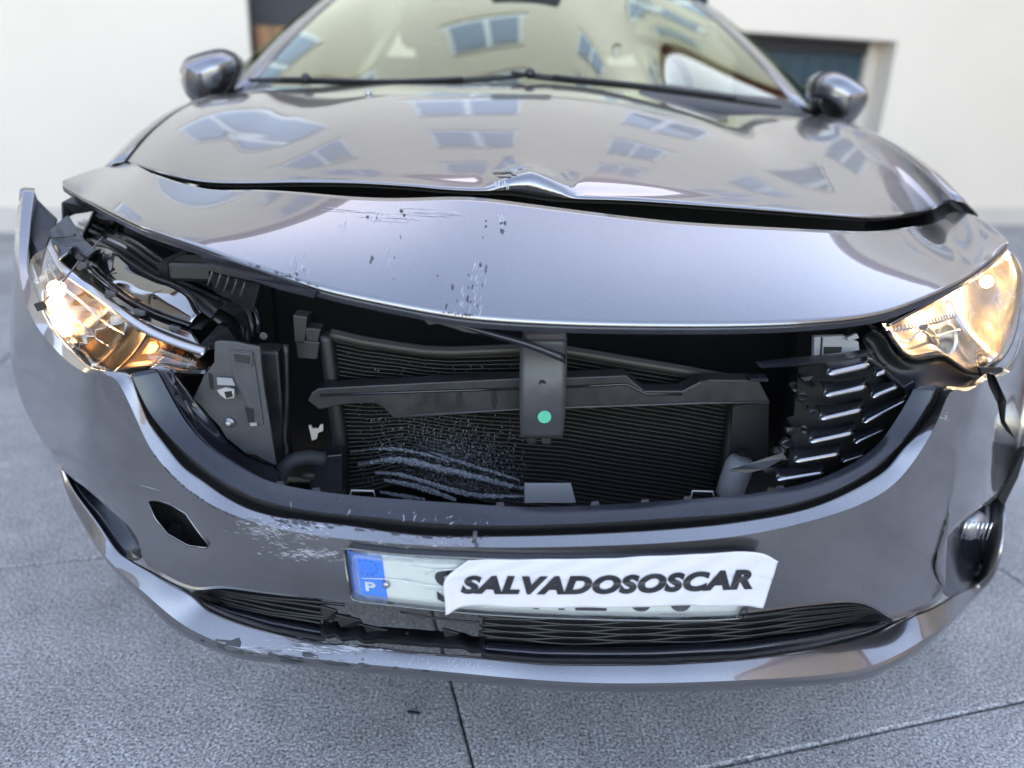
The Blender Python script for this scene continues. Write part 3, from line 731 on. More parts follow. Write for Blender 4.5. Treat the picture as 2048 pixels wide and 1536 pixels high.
# --- clips along the lower edge of the grille hole
for (px, py, w_) in ((725, 985, 50), (1405, 986, 46)):
    a = [(px-w_/2, py+9), (px-w_/2+3, py-4), (px+w_/2-3, py-3), (px+w_/2, py+9)]
    tube('wire_clip', np.array([PY(p[0], p[1], .868) for p in a]), .0014, 'pale_metal', car, n=6)
for (px, py) in ((560, 966), (632, 979), (815, 1001), (1000, 1008), (1190, 1006), (1290, 1002), (1375, 996), (1560, 975)):
    patch('clip', [U((px-9, py+6), .832), U((px-7, py-3), .84), U((px+7, py-4), .84), U((px+9, py+5), .832)], 'grey_plastic', car, thick=.005)
for (px, py, w_) in ((1130, 655, 40), (1180, 657, 45), (1310, 660, 40), (1440, 660, 52), (1540, 659, 60), (1610, 655, 44), (720, 603, 40), (770, 612, 46), (660, 587, 30)):
    patch('edge_clip', [U((px-w_/2, py-4), .878), U((px+w_/2, py-3), .878), U((px+w_/2-3, py+5), .883), U((px-w_/2+4, py+4), .883)], 'black_plastic', car, thick=.006)
# --- right headlight (lit)
def lamp(loc, energy, radius, parent):
    l = bpy.data.lights.new('headlight_glow', 'POINT'); l.energy = energy; l.color = (1, .74, .48); l.shadow_soft_size = radius
    o = bpy.data.objects.new('headlight_glow', l); COL.objects.link(o); o.location = loc; o.parent = parent; return o
def ball(name, c, r, mat_, parent, sy=1.0):
    bm = bmesh.new(); bmesh.ops.create_uvsphere(bm, u_segments=16, v_segments=10, radius=r)
    for v in bm.verts: v.co = Vector((v.co.x+c[0], v.co.y*sy+c[1], v.co.z+c[2]))
    me = bpy.data.meshes.new(name); bm.to_mesh(me); bm.free(); return obj(name, me, mat_, parent, smooth=True)
HRu = [(1777, 655, .895), (1824, 630, .90), (1897, 589, .915), (1952, 557, .935), (1999, 518, 'x', .785), (2013, 501, 'x', .815)]
HRl = [(1779, 661, .89), (1798, 692, .88), (1828, 717, .872), (1858, 713, .87), (1886, 708, .868), (1911, 724, .865), (1941, 743, .865), (1970, 743, .872), (1992, 728, 'x', .70), (2021, 692, 'x', .765), (2036, 644, 'x', .81), (2043, 579, 'x', .838), (2039, 535, 'x', .84), (2024, 505, 'x', .825)]
hu, hl = cr_curve(UU(HRu), 60), smooth_curve(cr_curve(UU(HRl), 60), 1)
hr = empty('headlight'); hr.parent = car; hr['label'] = 'intact lit headlight beside the torn grille piece'
outn = np.stack([np.linspace(.1, .75, 60), np.linspace(-1, -.65, 60), np.full(60, .25)], 1)
lenv = np.clip(np.linalg.norm(hu-hl, axis=1)/.07, 0, 1)[:, None]
lens_rows = [hu*(1-v)+hl*v+outn*lenv*(.014*4*v*(1-v)) for v in np.linspace(0, 1, 6)]
loft('lens', lens_rows, 'lens_glass', hr, nu=60, nv=3, pre=False, thick=.0)
bk = np.array((-.02, 1, .08))
refl_rows = [(hu*(1-v)+hl*v)+bk*(.012+.075*lenv*(4*v*(1-v))**.5) for v in np.linspace(0, 1, 9)]
loft('reflector', refl_rows, 'reflector', hr, nu=60, nv=2, pre=False, thick=.001)
# lens border
tube('lens_rim', hu+np.array((0, .004, .002)), .0035, 'gloss_black', hr, n=6)
tube('lens_rim', hl+np.array((0, .004, -.002)), .0035, 'dark_plastic', hr, n=6)
def ribbed(parent, pts, y0, wpx, n):
    C = cr_curve(UU(pts, y0), n*2)
    for i in range(n):
        a = C[2*i]; t = C[min(2*i+1, len(C)-1)]-a
        P = np.array([a+np.array((0, .004, wpx*.00033)), a+np.array((0, -.001, 0)), a+np.array((0, .004, -wpx*.00033))])
        obj('ridge', tube_mesh(P, .0013, 5), 'satin_chrome', parent)
ribbed(hr, [(1788, 660), (1830, 653), (1875, 643), (1914, 632)], .915, 13, 20)
ribbed(hr, [(1800, 695), (1830, 712), (1870, 706), (1900, 702)], .905, 11, 16)
# low chrome bowl of the inner lamp and its cup
def bowl(parent, px, py, y0, r, depth, mat_, name='lamp_bowl', tilt=0.0):
    c = U((px, py), y0)
    prof = [(r*s, -depth*(1-s*s)) for s in np.linspace(.12, 1, 9)]
    prof = [(r_, -h) for r_, h in prof]
    me = lathe_mesh(prof, 28, 'y')
    bm = bmesh.new(); bm.from_mesh(me); bmesh.ops.delete(bm, geom=[f for f in bm.faces if len(f.verts) > 4], context='FACES'); bm.to_mesh(me); bm.free()
    M_ = Matrix.Translation(Vector(c)) @ Matrix.Rotation(tilt, 4, 'Z') @ Matrix.Rotation(R(-12), 4, 'X')
    me.transform(M_); me.update()
    for p in me.polygons: p.use_smooth = True
    o = obj(name, me, mat_, parent); m_ = o.modifiers.new('s', 'SOLIDIFY'); m_.thickness = .0015; return c
bowl(hr, 1893, 682, .905, .026, .03, 'reflector', tilt=R(25))
tube('bulb_shield', UU([(1846, 655), (1862, 668), (1872, 690)], .91), .006, 'satin_chrome', hr, n=10, smooth_pts=10)
tube('inner_edge', UU([(1800, 684), (1822, 680), (1836, 664), (1850, 662), (1868, 672), (1898, 664), (1922, 660)], .905), .0018, 'chrome', hr, n=6, smooth_pts=24)
cR = lens_rows[2][46]+np.array((-.01, .05, .0))
ball('bulb', cR, .010, 'bulb', hr)
lamp(cR+np.array((0, -.022, .0)), .10, .02, hr)
ball('bulb', U((1900, 688), .915), .006, 'bulb', hr)
# black shroud round the headlight down to the bumper
sa_ = cr_curve(UU([(1745, 658, .935), (1768, 668, .925), (1786, 700, .905), (1815, 727, .895), (1850, 724, .89), (1884, 716, .888), (1907, 731, .885), (1938, 750, .885), (1968, 750, .888)]), 40)
sb_ = cr_curve(UU([(1733, 690, .935), (1768, 742, .905), (1806, 774, .875), (1840, 783, .855), (1870, 782, .85), (1890, 782, .847), (1908, 784, .845), (1935, 787, .845), (1965, 770, .85)]), 40)
loft('lamp_shroud', [sa_+np.array((0, .02, .004)), sa_, sa_*.5+sb_*.5+np.array((0, .012, 0)), sb_], 'dark_plastic', hr, nu=40, nv=3, pre=False, thick=.003)
patch('lamp_shroud', UU([(1700, 640, .99), (1790, 630, .99), (1800, 790, .97), (1700, 760, .98)]), 'bay_black', hr, thick=.004)
# inner wing behind the lamp
box('inner_wing', (.48, 1.30, .36), (.78, 1.32, .72), 'bay_black', car); box('inner_wing', (-.76, 1.40, .36), (-.50, 1.42, .74), 'bay_black', car)

# --- left headlight, knocked loose, its lens broken
hL = empty('headlight'); hL.parent = car; hL['label'] = 'loose lit headlight with broken lens'
LU = [(92, 496, 'x', -.80), (110, 531, 'x', -.765), (129, 552, 'x', -.735), (181, 590, .90), (228, 627, .89), (262, 652, .886), (300, 674, .882), (350, 695, .878), (404, 712, .872)]
LL = [(70, 555, 'x', -.80), (82, 600, 'x', -.768), (96, 648, 'x', -.735), (134, 697, 'x', -.68), (176, 738, .85), (212, 752, .845), (254, 745, .845), (298, 742, .845), (350, 752, .85), (402, 752, .855)]
lu, ll = cr_curve(UU(LU), 80), cr_curve(UU(LL), 80)
outn = np.stack([np.linspace(-.75, -.15, 80), np.linspace(-.6, -1, 80), np.full(80, .3)], 1)
LR = np.array([lu*(1-v)+ll*v+outn*(.014*4*v*(1-v)) for v in np.linspace(0, 1, 13)])
# break the lens along a jagged line
brk_u = [50, 49, 46, 45, 42, 43, 40, 41, 38, 38, 36, 37, 38]
Gl = np.array([cr_curve(LR[j][:brk_u[j]], 44, smooth=False) for j in range(13)])
obj('lens', rows_mesh(Gl), 'lens_glass', hL)
Gl2 = np.array([cr_curve(LR[j][[63, 64, 62, 63, 65, 64, 66, 65, 67, 66, 65, 67, 66][j]:], 14, smooth=False) for j in range(13)])
obj('lens', rows_mesh(Gl2), 'lens_glass', hL)
edge = np.array([LR[j][brk_u[j]-1] for j in range(13)]); tube('broken_edge', edge, .0011, 'pale_metal', hL, n=5)
bk = np.array((.02, 1, .02))
rr = [lu*(1-v)+ll*v+bk*(.010+.085*(4*v*(1-v))**.5) for v in np.linspace(0, 1, 11)]
loft('reflector', [r_[:52] for r_ in rr], 'reflector_warm', hL, nu=52, nv=2, pre=False, thick=.001)
loft('reflector', [r_[51:66]+bk*.01 for r_ in rr], 'reflector_amber', hL, nu=15, nv=2, pre=False, thick=.001)
loft('reflector', [r_[65:] for r_ in rr], 'gloss_black', hL, nu=15, nv=2, pre=False, thick=.001)
rim_a = lu+np.array((0, .001, .000)); rim_b = lu+np.array((.004, .012, .009))
loft('lens_rim', [rim_a, (rim_a+rim_b)/2+np.array((0, -.002, .001)), rim_b], 'satin_chrome', hL, nu=80, nv=2, pre=False, thick=.002)
tube('inner_edge', smooth_curve(LR[4][6:52]+bk*.03, 3), .002, 'chrome', hL, n=6)
tube('inner_edge', smooth_curve(LR[8][4:46]+bk*.035, 3), .0018, 'chrome', hL, n=6)
patch('reflector_blade', UU([(262, 735, .90), (300, 684, .93), (313, 682, .93), (318, 692, .925), (288, 735, .895)]), 'reflector_amber', hL, thick=.002)
ribbed(hL, [(322, 703), (350, 711), (388, 722)], .885, 9, 13)
ribbed(hL, [(366, 744), (374, 735), (382, 726)], .88, 10, 6)
cL = LR[8][14]+bk*.045
ball('bulb', cL, .013, 'bulb', hL)
lamp(cL-bk*.02, .028, .016, hL)
# glossy housing top behind the rim
g0 = cr_curve(UU([(118, 520, 'x', -.755), (150, 548, .955), (204, 590, .925), (251, 622, .915), (298, 650, .905), (345, 672, .90), (405, 697, .89)]), 60)
g1 = cr_curve(UU([(140, 505, 'x', -.74), (171, 533, .975), (204, 565, .945), (251, 600, .935), (298, 628, .925), (340, 645, .92), (380, 658, .915)]), 60)
g2 = cr_curve(UU([(190, 488, 1.02), (228, 503, 1.0), (274, 537, .985), (312, 558, .972), (350, 572, .962), (380, 592, .952), (402, 625, .935)]), 60)
loft('housing_step', [g0, g1], 'gloss_black', hL, nu=60, nv=3, pre=False, thick=.003)
loft('housing_top', [g1+np.array((0, .004, .006)), g1*.5+g2*.5+np.array((0, 0, .006)), g2], 'gloss_black', hL, nu=60, nv=4, pre=False, thick=.003)
tube('housing_edge', g1+np.array((0, 0, .005)), .002, 'satin_plastic', hL, n=6)
g3_ = cr_curve(UU([(150, 455, 1.09), (200, 478, 1.08), (255, 506, 1.065), (310, 545, 1.05), (370, 570, 1.035), (420, 592, 1.02), (465, 618, 1.0), (488, 650, .985), (492, 690, .98)]), 60)
tube('seal', g3_, .005, 'rubber', hL, n=8); tube('seal', g3_+np.array((.006, .012, .008)), .0045, 'black_plastic', hL, n=8); tube('seal', g3_+np.array((.012, .022, .012)), .004, 'satin_plastic', hL, n=8)
g4 = cr_curve(UU([(190, 430, 1.22), (260, 462, 1.21), (340, 500, 1.19), (420, 545, 1.17), (480, 580, 1.12), (520, 640, 1.05)]), 60)
loft('housing_shelf', [g2+np.array((0, .003, .002)), g3_], 'black_plastic', hL, nu=60, nv=2, pre=False, thick=.003)
loft('housing_shelf', [g3_+np.array((.014, .024, .01)), g4], 'black_plastic', hL, nu=60, nv=2, pre=False, thick=.003)
patch('housing_wing', UU([(402, 627, .955), (378, 657, .915), (402, 660, .93), (438, 616, .945), (468, 632, .96), (488, 660, .97), (486, 690, .965), (470, 680, .955), (455, 655, .95), (436, 650, .945), (400, 690, .90), (412, 706, .89), (440, 690, .92), (480, 720, .95), (500, 690, .98), (498, 640, 1.0), (470, 608, 1.01), (440, 595, 1.01)]), 'black_plastic', hL, back=(0, .03, 0), bevel=.001)
# clips along the housing
for (px, py, s) in ((165, 533, 1), (222, 590, 1), (280, 628, 1), (350, 660, 1), (283, 657, .8), (303, 668, .8)):
    c = U((px, py), .915)
    for q in range(2):
        me = box_mesh((-.008*s, -.004, -.004*s), (.008*s, .004, .004*s), .0015)
        me.transform(Matrix.Translation(Vector(c+np.array((.003*q, -.004*q, .004*q)))) @ Matrix.Rotation(R(-28+40*q), 4, 'Y')); obj('clip', me, 'grey_plastic', hL)
# torn grey bracket at the wing end with its bolt
bkt = patch('torn_bracket', UU([(100, 462, 'x', -.80), (112, 448, 'x', -.80), (134, 430, 'x', -.79), (150, 452, 'x', -.77), (170, 480, 'x', -.74), (192, 498, 'x', -.71), (165, 520, 'x', -.73), (142, 505, 'x', -.755), (122, 512, 'x', -.77), (118, 492, 'x', -.78), (102, 486, 'x', -.795)]), 'grey_plastic', hL, thick=.003, bevel=.001)
for (a_, b_) in (((112, 452), (160, 515)), ((135, 432), (180, 505)), ((104, 475), (150, 470))):
    tube('bracket_rib', np.array([PX(*a_, -.792), PX(*b_, -.745)]), .0022, 'grey_plastic', bkt, n=6)
wb = patch('wing_bracket', UU([(124, 404, 'x', -.80), (150, 390, 'x', -.79), (176, 402, 'x', -.77), (200, 418, 'x', -.75), (178, 424, 'x', -.77), (150, 428, 'x', -.79), (125, 440, 'x', -.80)]), 'black_plastic', car, thick=.01, bevel=.002)
obj('bolt', (lambda me: (me.transform(Matrix.Translation(Vector(PX(155, 410, -.795)))), me)[1])(lathe_mesh([(.003, -.004), (.007, -.004), (.007, 0), (.003, 0)], 16, 'y')), 'aluminium', wb)
for k, (a_, b_) in enumerate((((205, 430), (190, 462)), ((218, 436), (205, 470)), ((230, 442), (222, 476)), ((238, 450), (236, 482)))):
    tube('wire', np.array([U(a_, 1.18), U(((a_[0]+b_[0])/2+6, (a_[1]+b_[1])/2), 1.14), U(b_, 1.10)]), .0022, 'satin_plastic', hL, n=6, smooth_pts=8)
# crumpled end of the nose panel skin by the tear
patch('torn_edge', UU([(400, 514, .87), (418, 508, .868), (440, 514, .866), (470, 524, .864), (520, 541, .862), (576, 561, .862), (634, 582, .862), (628, 597, .868), (560, 580, .868), (490, 556, .872), (445, 542, .876), (425, 528, .878), (405, 522, .878)]), 'satin_plastic', car, back=(0, .02, -.004), bevel=.001)
for k in range(5):
    a_ = (426+16*k, 540+6*k); tube('comb_tooth', UU([a_, (a_[0]-4+k*0, a_[1]+14), (a_[0]-10, a_[1]+30)], .905+.004*k), .0016, 'grey_plastic', car, n=5)
patch('comb_back', UU([(415, 545, .93), (520, 570, .93), (505, 625, .95), (470, 605, .95), (430, 585, .95)]), 'black_plastic', car, thick=.004)

# --- left inner support behind the grille hole
S0 = [(429, 684), (442, 682), (470, 684), (520, 694), (523, 738), (530, 790), (540, 850), (552, 931), (535, 924), (510, 910), (492, 908), (470, 890), (452, 876), (438, 852), (418, 832), (402, 812), (386, 798), (404, 760), (407, 750), (417, 741), (428, 726)]
sup = patch('support_panel', ppoly(S0, .94), 'grey_plastic', car, thick=.006, bevel=.0012)
def sub(name, pts, y, mt, th=.002, par=sup): return patch(name, ppoly(pts, y), mt, par, thick=th, bevel=.0006)
sub('raised_face', [(455, 699), (505, 704), (512, 745), (520, 800), (527, 850), (505, 850), (490, 800), (468, 760)], .9375, 'grey_plastic', .003)
sub('slot_rim', [(460, 703), (505, 707), (504, 733), (466, 728)], .9355, 'grey_plastic', .003)
sub('slot', [(466, 708), (500, 712), (499, 728), (471, 724)], .9345, 'dark_plastic', .001)
sub('slot', [(416, 746), (424, 748), (427, 780), (419, 776)], .9385, 'bay_black', .001)
sub('slot', [(489, 814), (507, 818), (508, 846), (497, 846)], .9365, 'bay_black', .001)
sub('step', [(433, 755), (464, 757), (470, 772), (434, 770)], .934, 'light_grey', .003)
sub('clip', [(433, 781), (450, 776), (468, 780), (468, 796), (450, 798), (440, 790)], .928, 'pale_metal', .006)
sub('clip_hole', [(448, 784), (463, 782), (466, 794), (452, 797)], .9275, 'bay_black', .001)
sub('slot_lip', [(499, 846), (513, 846), (514, 852), (500, 853)], .934, 'light_grey', .003)
obj('bolt', (lambda me: (me.transform(Matrix.Translation(Vector(PY(458, 846, .936)))), me)[1])(lathe_mesh([(.002, -.006), (.0045, -.005), (.0045, 0), (.007, 0), (.007, .002)], 16, 'y')), 'aluminium', sup)
# shell of the bumper inside, under the support
shell_a = cr_curve(UU([(318, 738, .845), (345, 790, .845), (375, 840, .843), (415, 887, .842), (470, 926, .84), (520, 955, .84), (560, 970, .84)]), 30)
shell_b = cr_curve(ppoly([(340, 740), (385, 795), (420, 835), (455, 878), (492, 908), (530, 925), (552, 932)], .955), 30)
loft('bumper_shell', [shell_a, shell_a*.5+shell_b*.5+np.array((0, .008, -.008)), shell_b], 'satin_plastic', car, nu=30, nv=4, pre=False, thick=.003)
patch('shell_web', ppoly([(314, 740), (345, 745), (372, 780), (385, 800), (378, 830), (350, 800), (330, 765)], .915), 'satin_plastic', car, thick=.004, bevel=.001)
for (a_, b_) in (((330, 745), (370, 800)), ((345, 745), (352, 790)), ((370, 800), (395, 850))):
    tube('web_rib', np.array([PY(*a_, .91), PY(*b_, .91)]), .0022, 'satin_plastic', car, n=6)
box('radiator_post', tuple(PY(528, 950, 1.0)*np.array((1, 0, 1))+np.array((0, .99, 0))), tuple(PY(568, 690, 1.02)*np.array((1, 0, 1))+np.array((0, 1.03, 0))), 'black_plastic', car, .004)
tube('post_cable', np.array([PY(572, 690, .985), PY(574, 780, .985), PY(570, 880, .985), PY(575, 930, .98), PY(562, 965, .96)]), .004, 'black_plastic', car, n=8, smooth_pts=20)
tube('hose', np.array([PY(545, 1000, .96), PY(560, 955, .965), PY(580, 925, .97), PY(610, 915, .98), PY(650, 918, .99)]), .011, 'rubber', car, n=12, smooth_pts=20)
patch('lower_mount', ppoly([(620, 915), (684, 908), (684, 985), (620, 985)], .985), 'black_plastic', car, thick=.03, bevel=.002)
obj('bolt', (lambda me: (me.transform(Matrix.Translation(Vector(PY(618, 952, .975)))), me)[1])(lathe_mesh([(.004, -.01), (.006, -.008), (.006, .01)], 14, 'x')), 'alu_dull', car)
patch('radiator_clip', ppoly([(617, 851), (622, 851), (625, 857), (637, 857), (640, 850), (646, 849), (646, 862), (636, 866), (633, 878), (624, 881)], 1.0), 'pale_metal', car, thick=.003)
for (px, py, w_, h_) in ((615, 700, 50, 40), (625, 670, 34, 30), (600, 660, 30, 60)):
    patch('latch_block', ppoly([(px-w_/2, py-h_/2), (px+w_/2, py-h_/2+4), (px+w_/2-6, py+h_/2), (px-w_/2+4, py+h_/2-3)], 1.02), 'dark_plastic', car, thick=.03, bevel=.002)
disc(527, 672, 8, .98, 'grey_plastic', car, 'bolt_head')
# horn can at lower right
cH = PY(1470, 955, .99); me = lathe_mesh([(.004, -.03), (.020, -.03), (.021, -.01), (.021, .02), (.017, .032), (.004, .032)], 20, 'z'); me.transform(Matrix.Translation(Vector(cH)) @ Matrix.Rotation(R(10), 4, 'Y'))
obj('horn', me, 'light_grey', car)
patch('horn_stay', ppoly([(1478, 905), (1500, 903), (1505, 985), (1490, 985)], 1.0), 'black_plastic', car, thick=.01)
patch('air_guide', ppoly([(1466, 812), (1538, 806), (1535, 985), (1500, 990), (1440, 985), (1460, 900)], 1.02), 'dark_plastic', car, thick=.006)
patch('bar_end', ppoly([(1500, 757), (1536, 757), (1537, 763), (1502, 763)], .98), 'satin_plastic', car, thick=.02)
# white latch bracket top right
wbk = patch('lamp_bracket', ppoly([(1629, 674), (1690, 672), (1718, 684), (1720, 706), (1690, 712), (1627, 722)], .97), 'white_plastic', car, thick=.01, bevel=.0015)
patch('slot', ppoly([(1648, 694), (1684, 694), (1682, 708), (1648, 710)], .9685), 'dark_plastic', wbk, thick=.001)
patch('fold', ppoly([(1643, 675), (1646, 675), (1643, 718), (1640, 718)], .9685), 'bay_black', wbk, thick=.001)
patch('tab', ppoly([(1694, 676), (1714, 667), (1718, 676), (1698, 682)], .962), 'white_plastic', wbk, thick=.004)

# --- torn-off remaining piece of the grille at the right
gr = empty('grille_piece'); gr.parent = car
def fin(p0, p1, th=11, y0=.852, up=30, bx=-14, tail=True, mt='satin_chrome'):
    a, b2 = U(p0, y0), U(p1, y0)
    n = 12; C = np.array([a*(1-t)+b2*t for t in np.linspace(0, 1, n)])
    h = th*.00030
    prof = np.clip(np.sin(np.linspace(.12, math.pi-.12, n))*3, .25, 1)
    T_ = C+np.array((0, .75, 1.15))*(h*prof)[:, None]; Bq = C-np.array((0, .35, 1.15))*(h*prof)[:, None]
    me = rows_mesh(np.array([T_+np.array((0, .001, 0)), C+np.array((0, -.0008, 0)), Bq, Bq+np.array((0, .003, -.0006))])); o = obj('chrome_tip', me, mt, gr)
    m_ = o.modifiers.new('s', 'SOLIDIFY'); m_.thickness = .002; m_.offset = -1
    if tail:
        a2, b3 = U((p0[0]+bx, p0[1]-up), y0+.055), U((p1[0]+4, p1[1]-up*.72), y0+.055)
        D = np.array([a2*(1-t)+b3*t for t in np.linspace(0, 1, n)])
        D[:, 2] -= .004*np.sin(np.linspace(0, math.pi, n))
        E0 = C+np.array((0, .006, h*1.0))
        loft('fin', [C+np.array((0, .006, -h*1.3)), E0, E0*.5+D*.5+np.array((0, 0, .002)), D], 'gloss_fin', gr, nu=n, nv=3, crease=(1,), pre=False, thick=.002)
m, nt, ln, b = mat('gloss_fin', (.02, .022, .03), .3, spec=1.0)
for p0, p1 in (((1658, 748), (1739, 730)), ((1652, 791), (1733, 774)), ((1643, 838), (1724, 820)), ((1622, 884), (1707, 866)), ((1592, 923), (1680, 908)), ((1556, 960), (1648, 946))):
    fin(p0, p1)
fin((1753, 750), (1770, 744), 10, .862, 22); fin((1746, 794), (1795, 775), 11, .860, 30); fin((1729, 845), (1812, 803), 9, .856, 32); fin((1711, 886), (1768, 861), 8, .856, 28); fin((1687, 924), (1728, 911), 7, .856, 22)
loft('grille_back', [cr_curve(UU([(1600, 735, .93), (1700, 720, .93), (1790, 740, .91), (1828, 780, .89)]), 20), cr_curve(UU([(1570, 990, .90), (1660, 965, .885), (1740, 920, .88), (1818, 830, .88)]), 20)], 'bay_black', gr, nu=20, nv=4, pre=False, thick=.003)
patch('grille_top_trim', UU([(1515, 729, .87), (1523, 736, .865), (1583, 733, .865), (1640, 727, .865), (1731, 713, .868), (1750, 703, .88), (1700, 709, .885), (1640, 716, .885), (1583, 722, .885)]), 'satin_plastic', gr, back=(0, .012, 0), bevel=.001)
tube('grille_edge', UU([(1732, 714), (1762, 735), (1790, 762), (1815, 783)], .868), .0028, 'satin_plastic', gr, n=6, smooth_pts=12)
patch('grille_corner', UU([(1806, 775), (1828, 762), (1836, 778), (1822, 800)], .862), 'satin_plastic', gr, thick=.004, bevel=.001)
for (px, py, s, q) in ((1612, 752, 13, 0), (1622, 770, 9, 1), (1606, 795, 12, 2), (1622, 820, 11, 0), (1590, 845, 14, 1), (1582, 862, 12, 2), (1575, 885, 13, 0), (1562, 903, 13, 1), (1541, 940, 13, 2), (1590, 775, 9, 0), (1568, 918, 9, 1), (1610, 860, 9, 2)):
    jag = [(px+s*math.cos(t+q)*rnd.uniform(.5, 1.3), py+s*math.sin(t+q)*rnd.uniform(.45, 1.1)) for t in np.linspace(0, 2*math.pi, 7, endpoint=False)]
    patch('torn_clip', [U(p, .872+.012*rnd.random()) for p in jag], 'black_plastic', gr, thick=.006)
patch('torn_strip', UU([(1456, 940, .885), (1490, 930, .885), (1535, 915, .88), (1565, 905, .875), (1572, 915, .872), (1530, 938, .872), (1490, 947, .878)]), 'black_plastic', gr, thick=.003)
# --- lower air intake: wavy bars, trim, torn hole in the middle
intake = empty('air_intake'); intake.parent = car
def ipt(px, t, y0):
    tp_ = np.interp(px, [390, 440, 547, 697, 1000, 1200, 1494, 1610, 1709, 1752, 1780], [1184, 1176, 1189, 1205, 1230, 1237, 1226, 1212, 1205, 1218, 1240])
    bt_ = np.interp(px, [390, 410, 461, 547, 640, 818, 948, 1084, 1300, 1483, 1629, 1738, 1780], [1188, 1211, 1235, 1262, 1281, 1302, 1312, 1324, 1325, 1316, 1294, 1265, 1246])
    return U((px, tp_+(bt_-tp_)*t), y0)
def iback(x0, x1, y0=.90):
    rows_ = [np.array([ipt(px, t, y0) for px in np.linspace(x0, x1, 24)]) for t in (-.15, .3, .7, 1.15)]
    loft('intake_back', rows_, 'bay_black', intake, nu=24, nv=2, pre=False, thick=.003)
iback(385, 640); iback(965, 1786)
def trim(x0, x1, t0, t1, y0):
    xs_ = np.linspace(x0, x1, 50)
    e0, e1, e2 = (np.array([ipt(px, t, y) for px in xs_]) for t, y in ((t0, y0+.02), ((t0+t1)/2, y0-.002), (t1, y0+.006)))
    loft('intake_trim', [e0, e1, e2], 'satin_plastic', intake, nu=50, nv=3, pre=False, thick=.003)
trim(398, 650, .60, 1.02, .85); trim(962, 1774, .60, 1.0, .843)
tr2 = np.array([ipt(px, .80+.05*math.sin(px*.02), .838) for px in np.linspace(640, 970, 24)])
tr2 += np.array([(0, rnd.uniform(-.002, .002), rnd.uniform(-.0025, .0025)) for _ in range(24)])
loft('torn_trim', [tr2+np.array((0, .022, .004)), tr2, tr2+np.array((0, .006, -.012))], 'black_plastic', intake, nu=24, nv=1, crease=(1,), pre=False, thick=.002)
for k in range(8):
    a = [ipt(px, .06+.073*k+.032*math.sin((px-960)/250*2*math.pi+(k % 2)*math.pi)*(1 if px < 1600 else .4), .862) for px in np.linspace(955+12*rnd.random(), 1765-8*k, 60)]
    tube('mesh_bar', np.array(a), .0010, 'black_plastic', intake, n=6, flat=2.2)
for k in range(6):
    a = [ipt(px, .10+.10*k+.03*math.sin(px/60+k*1.5), .862) for px in np.linspace(405+8*k, 665+rnd.uniform(-25, 40), 24)]
    tube('mesh_bar', np.array(a), .0013, 'black_plastic', intake, n=6, flat=2.0)
for (px, t, w_, h_) in ((700, .45, 60, .25), (760, .62, 70, .22), (850, .7, 80, .2), (660, .3, 40, .3), (905, .55, 40, .25)):
    patch('torn_piece', [ipt(px-w_/2, t-h_/2, .85), ipt(px+w_/3, t-h_/2+.08, .855), ipt(px+w_/2, t+h_/2, .862), ipt(px-w_/3, t+h_/2+.05, .85)], 'black_plastic', intake, thick=.004, bevel=.0008)
for (a_, b_) in (((640, .35), (780, .55)), ((650, .55), (860, .75)), ((800, .12), (960, .2))):
    tube('mesh_bar', np.array([ipt(px, t, .858) for px, t in (a_, ((a_[0]+b_[0])/2, (a_[1]+b_[1])/2+.04), b_)]), .0014, 'black_plastic', intake, n=6, smooth_pts=10)
# --- fog lamp pockets
pk = empty('fog_pocket'); pk.parent = car; pk['label'] = 'empty fog lamp pocket with smooth black cover'
pa = cr_curve(UU([(123, 934, 'x', -.772), (150, 958, .80), (171, 973, .796), (222, 1018, .796), (262, 1055, .798), (290, 1095, .80)]), 30)
pb = cr_curve(UU([(126, 940, 'x', -.772), (146, 980, .806), (168, 1015, .806), (191, 1042, .806), (239, 1106, .806), (268, 1120, .803), (285, 1112, .80)]), 30)
inn = np.array((.02, .03, .0))
loft('pocket_cover', [pa, pa*.8+pb*.2+inn*.9, pa*.35+pb*.65+inn, pb], 'satin_plastic', pk, nu=30, nv=4, crease=(1,), pre=False, thick=.002)
tube('pocket_edge', pa+np.array((0, .001, -.001)), .0022, 'gloss_black', pk, n=6)
pk2 = empty('fog_pocket'); pk2.parent = car; pk2['label'] = 'fog lamp pocket with lamp inside'
qa = cr_curve(UU([(1868, 1150, .80), (1866, 1122, .80), (1886, 1087, .80), (1921, 1047, .80), (1957, 1018, .802), (1996, 992, .81)]), 30)
qb = cr_curve(UU([(1872, 1160, .80), (1899, 1194, .80), (1920, 1186, .80), (1957, 1149, .80), (1983, 1084, .804), (1994, 1030, .812), (2000, 995, .82)]), 30)
inn2 = np.array((-.008, .030, .002))
loft('pocket_cover', [qa, qa*.75+qb*.25+inn2, qa*.3+qb*.7+inn2*.7, qb], 'satin_plastic', pk2, nu=30, nv=4, crease=(1,), pre=False, thick=.002)
cF = U((1948, 1052), .822); me = lathe_mesh([(.004, -.012), (.018, -.010), (.026, -.003), (.028, .006), (.024, .02)], 24, 'y')
me.transform(Matrix.Translation(Vector(cF)) @ Matrix.Rotation(R(25), 4, 'Z')); obj('fog_lamp', me, 'aluminium', pk2)
for k in range(7):
    a = R(-60+20*k); tube('lens_rib', np.array([cF+np.array((-.026+.0075*k, -.012, -.018)), cF+np.array((-.026+.0075*k, -.014, .016))]), .0015, 'chrome', pk2, n=5)
# wheel arch dark edge behind the right bumper corner
patch('arch_liner', [PX(1996, 996, .835), PX(2030, 936, .85), PX(2050, 893, .86), PX(2053, 902, .865), PX(2036, 955, .86), PX(2008, 1012, .845)], 'bay_black', car, back=(-.05, .3, 0))
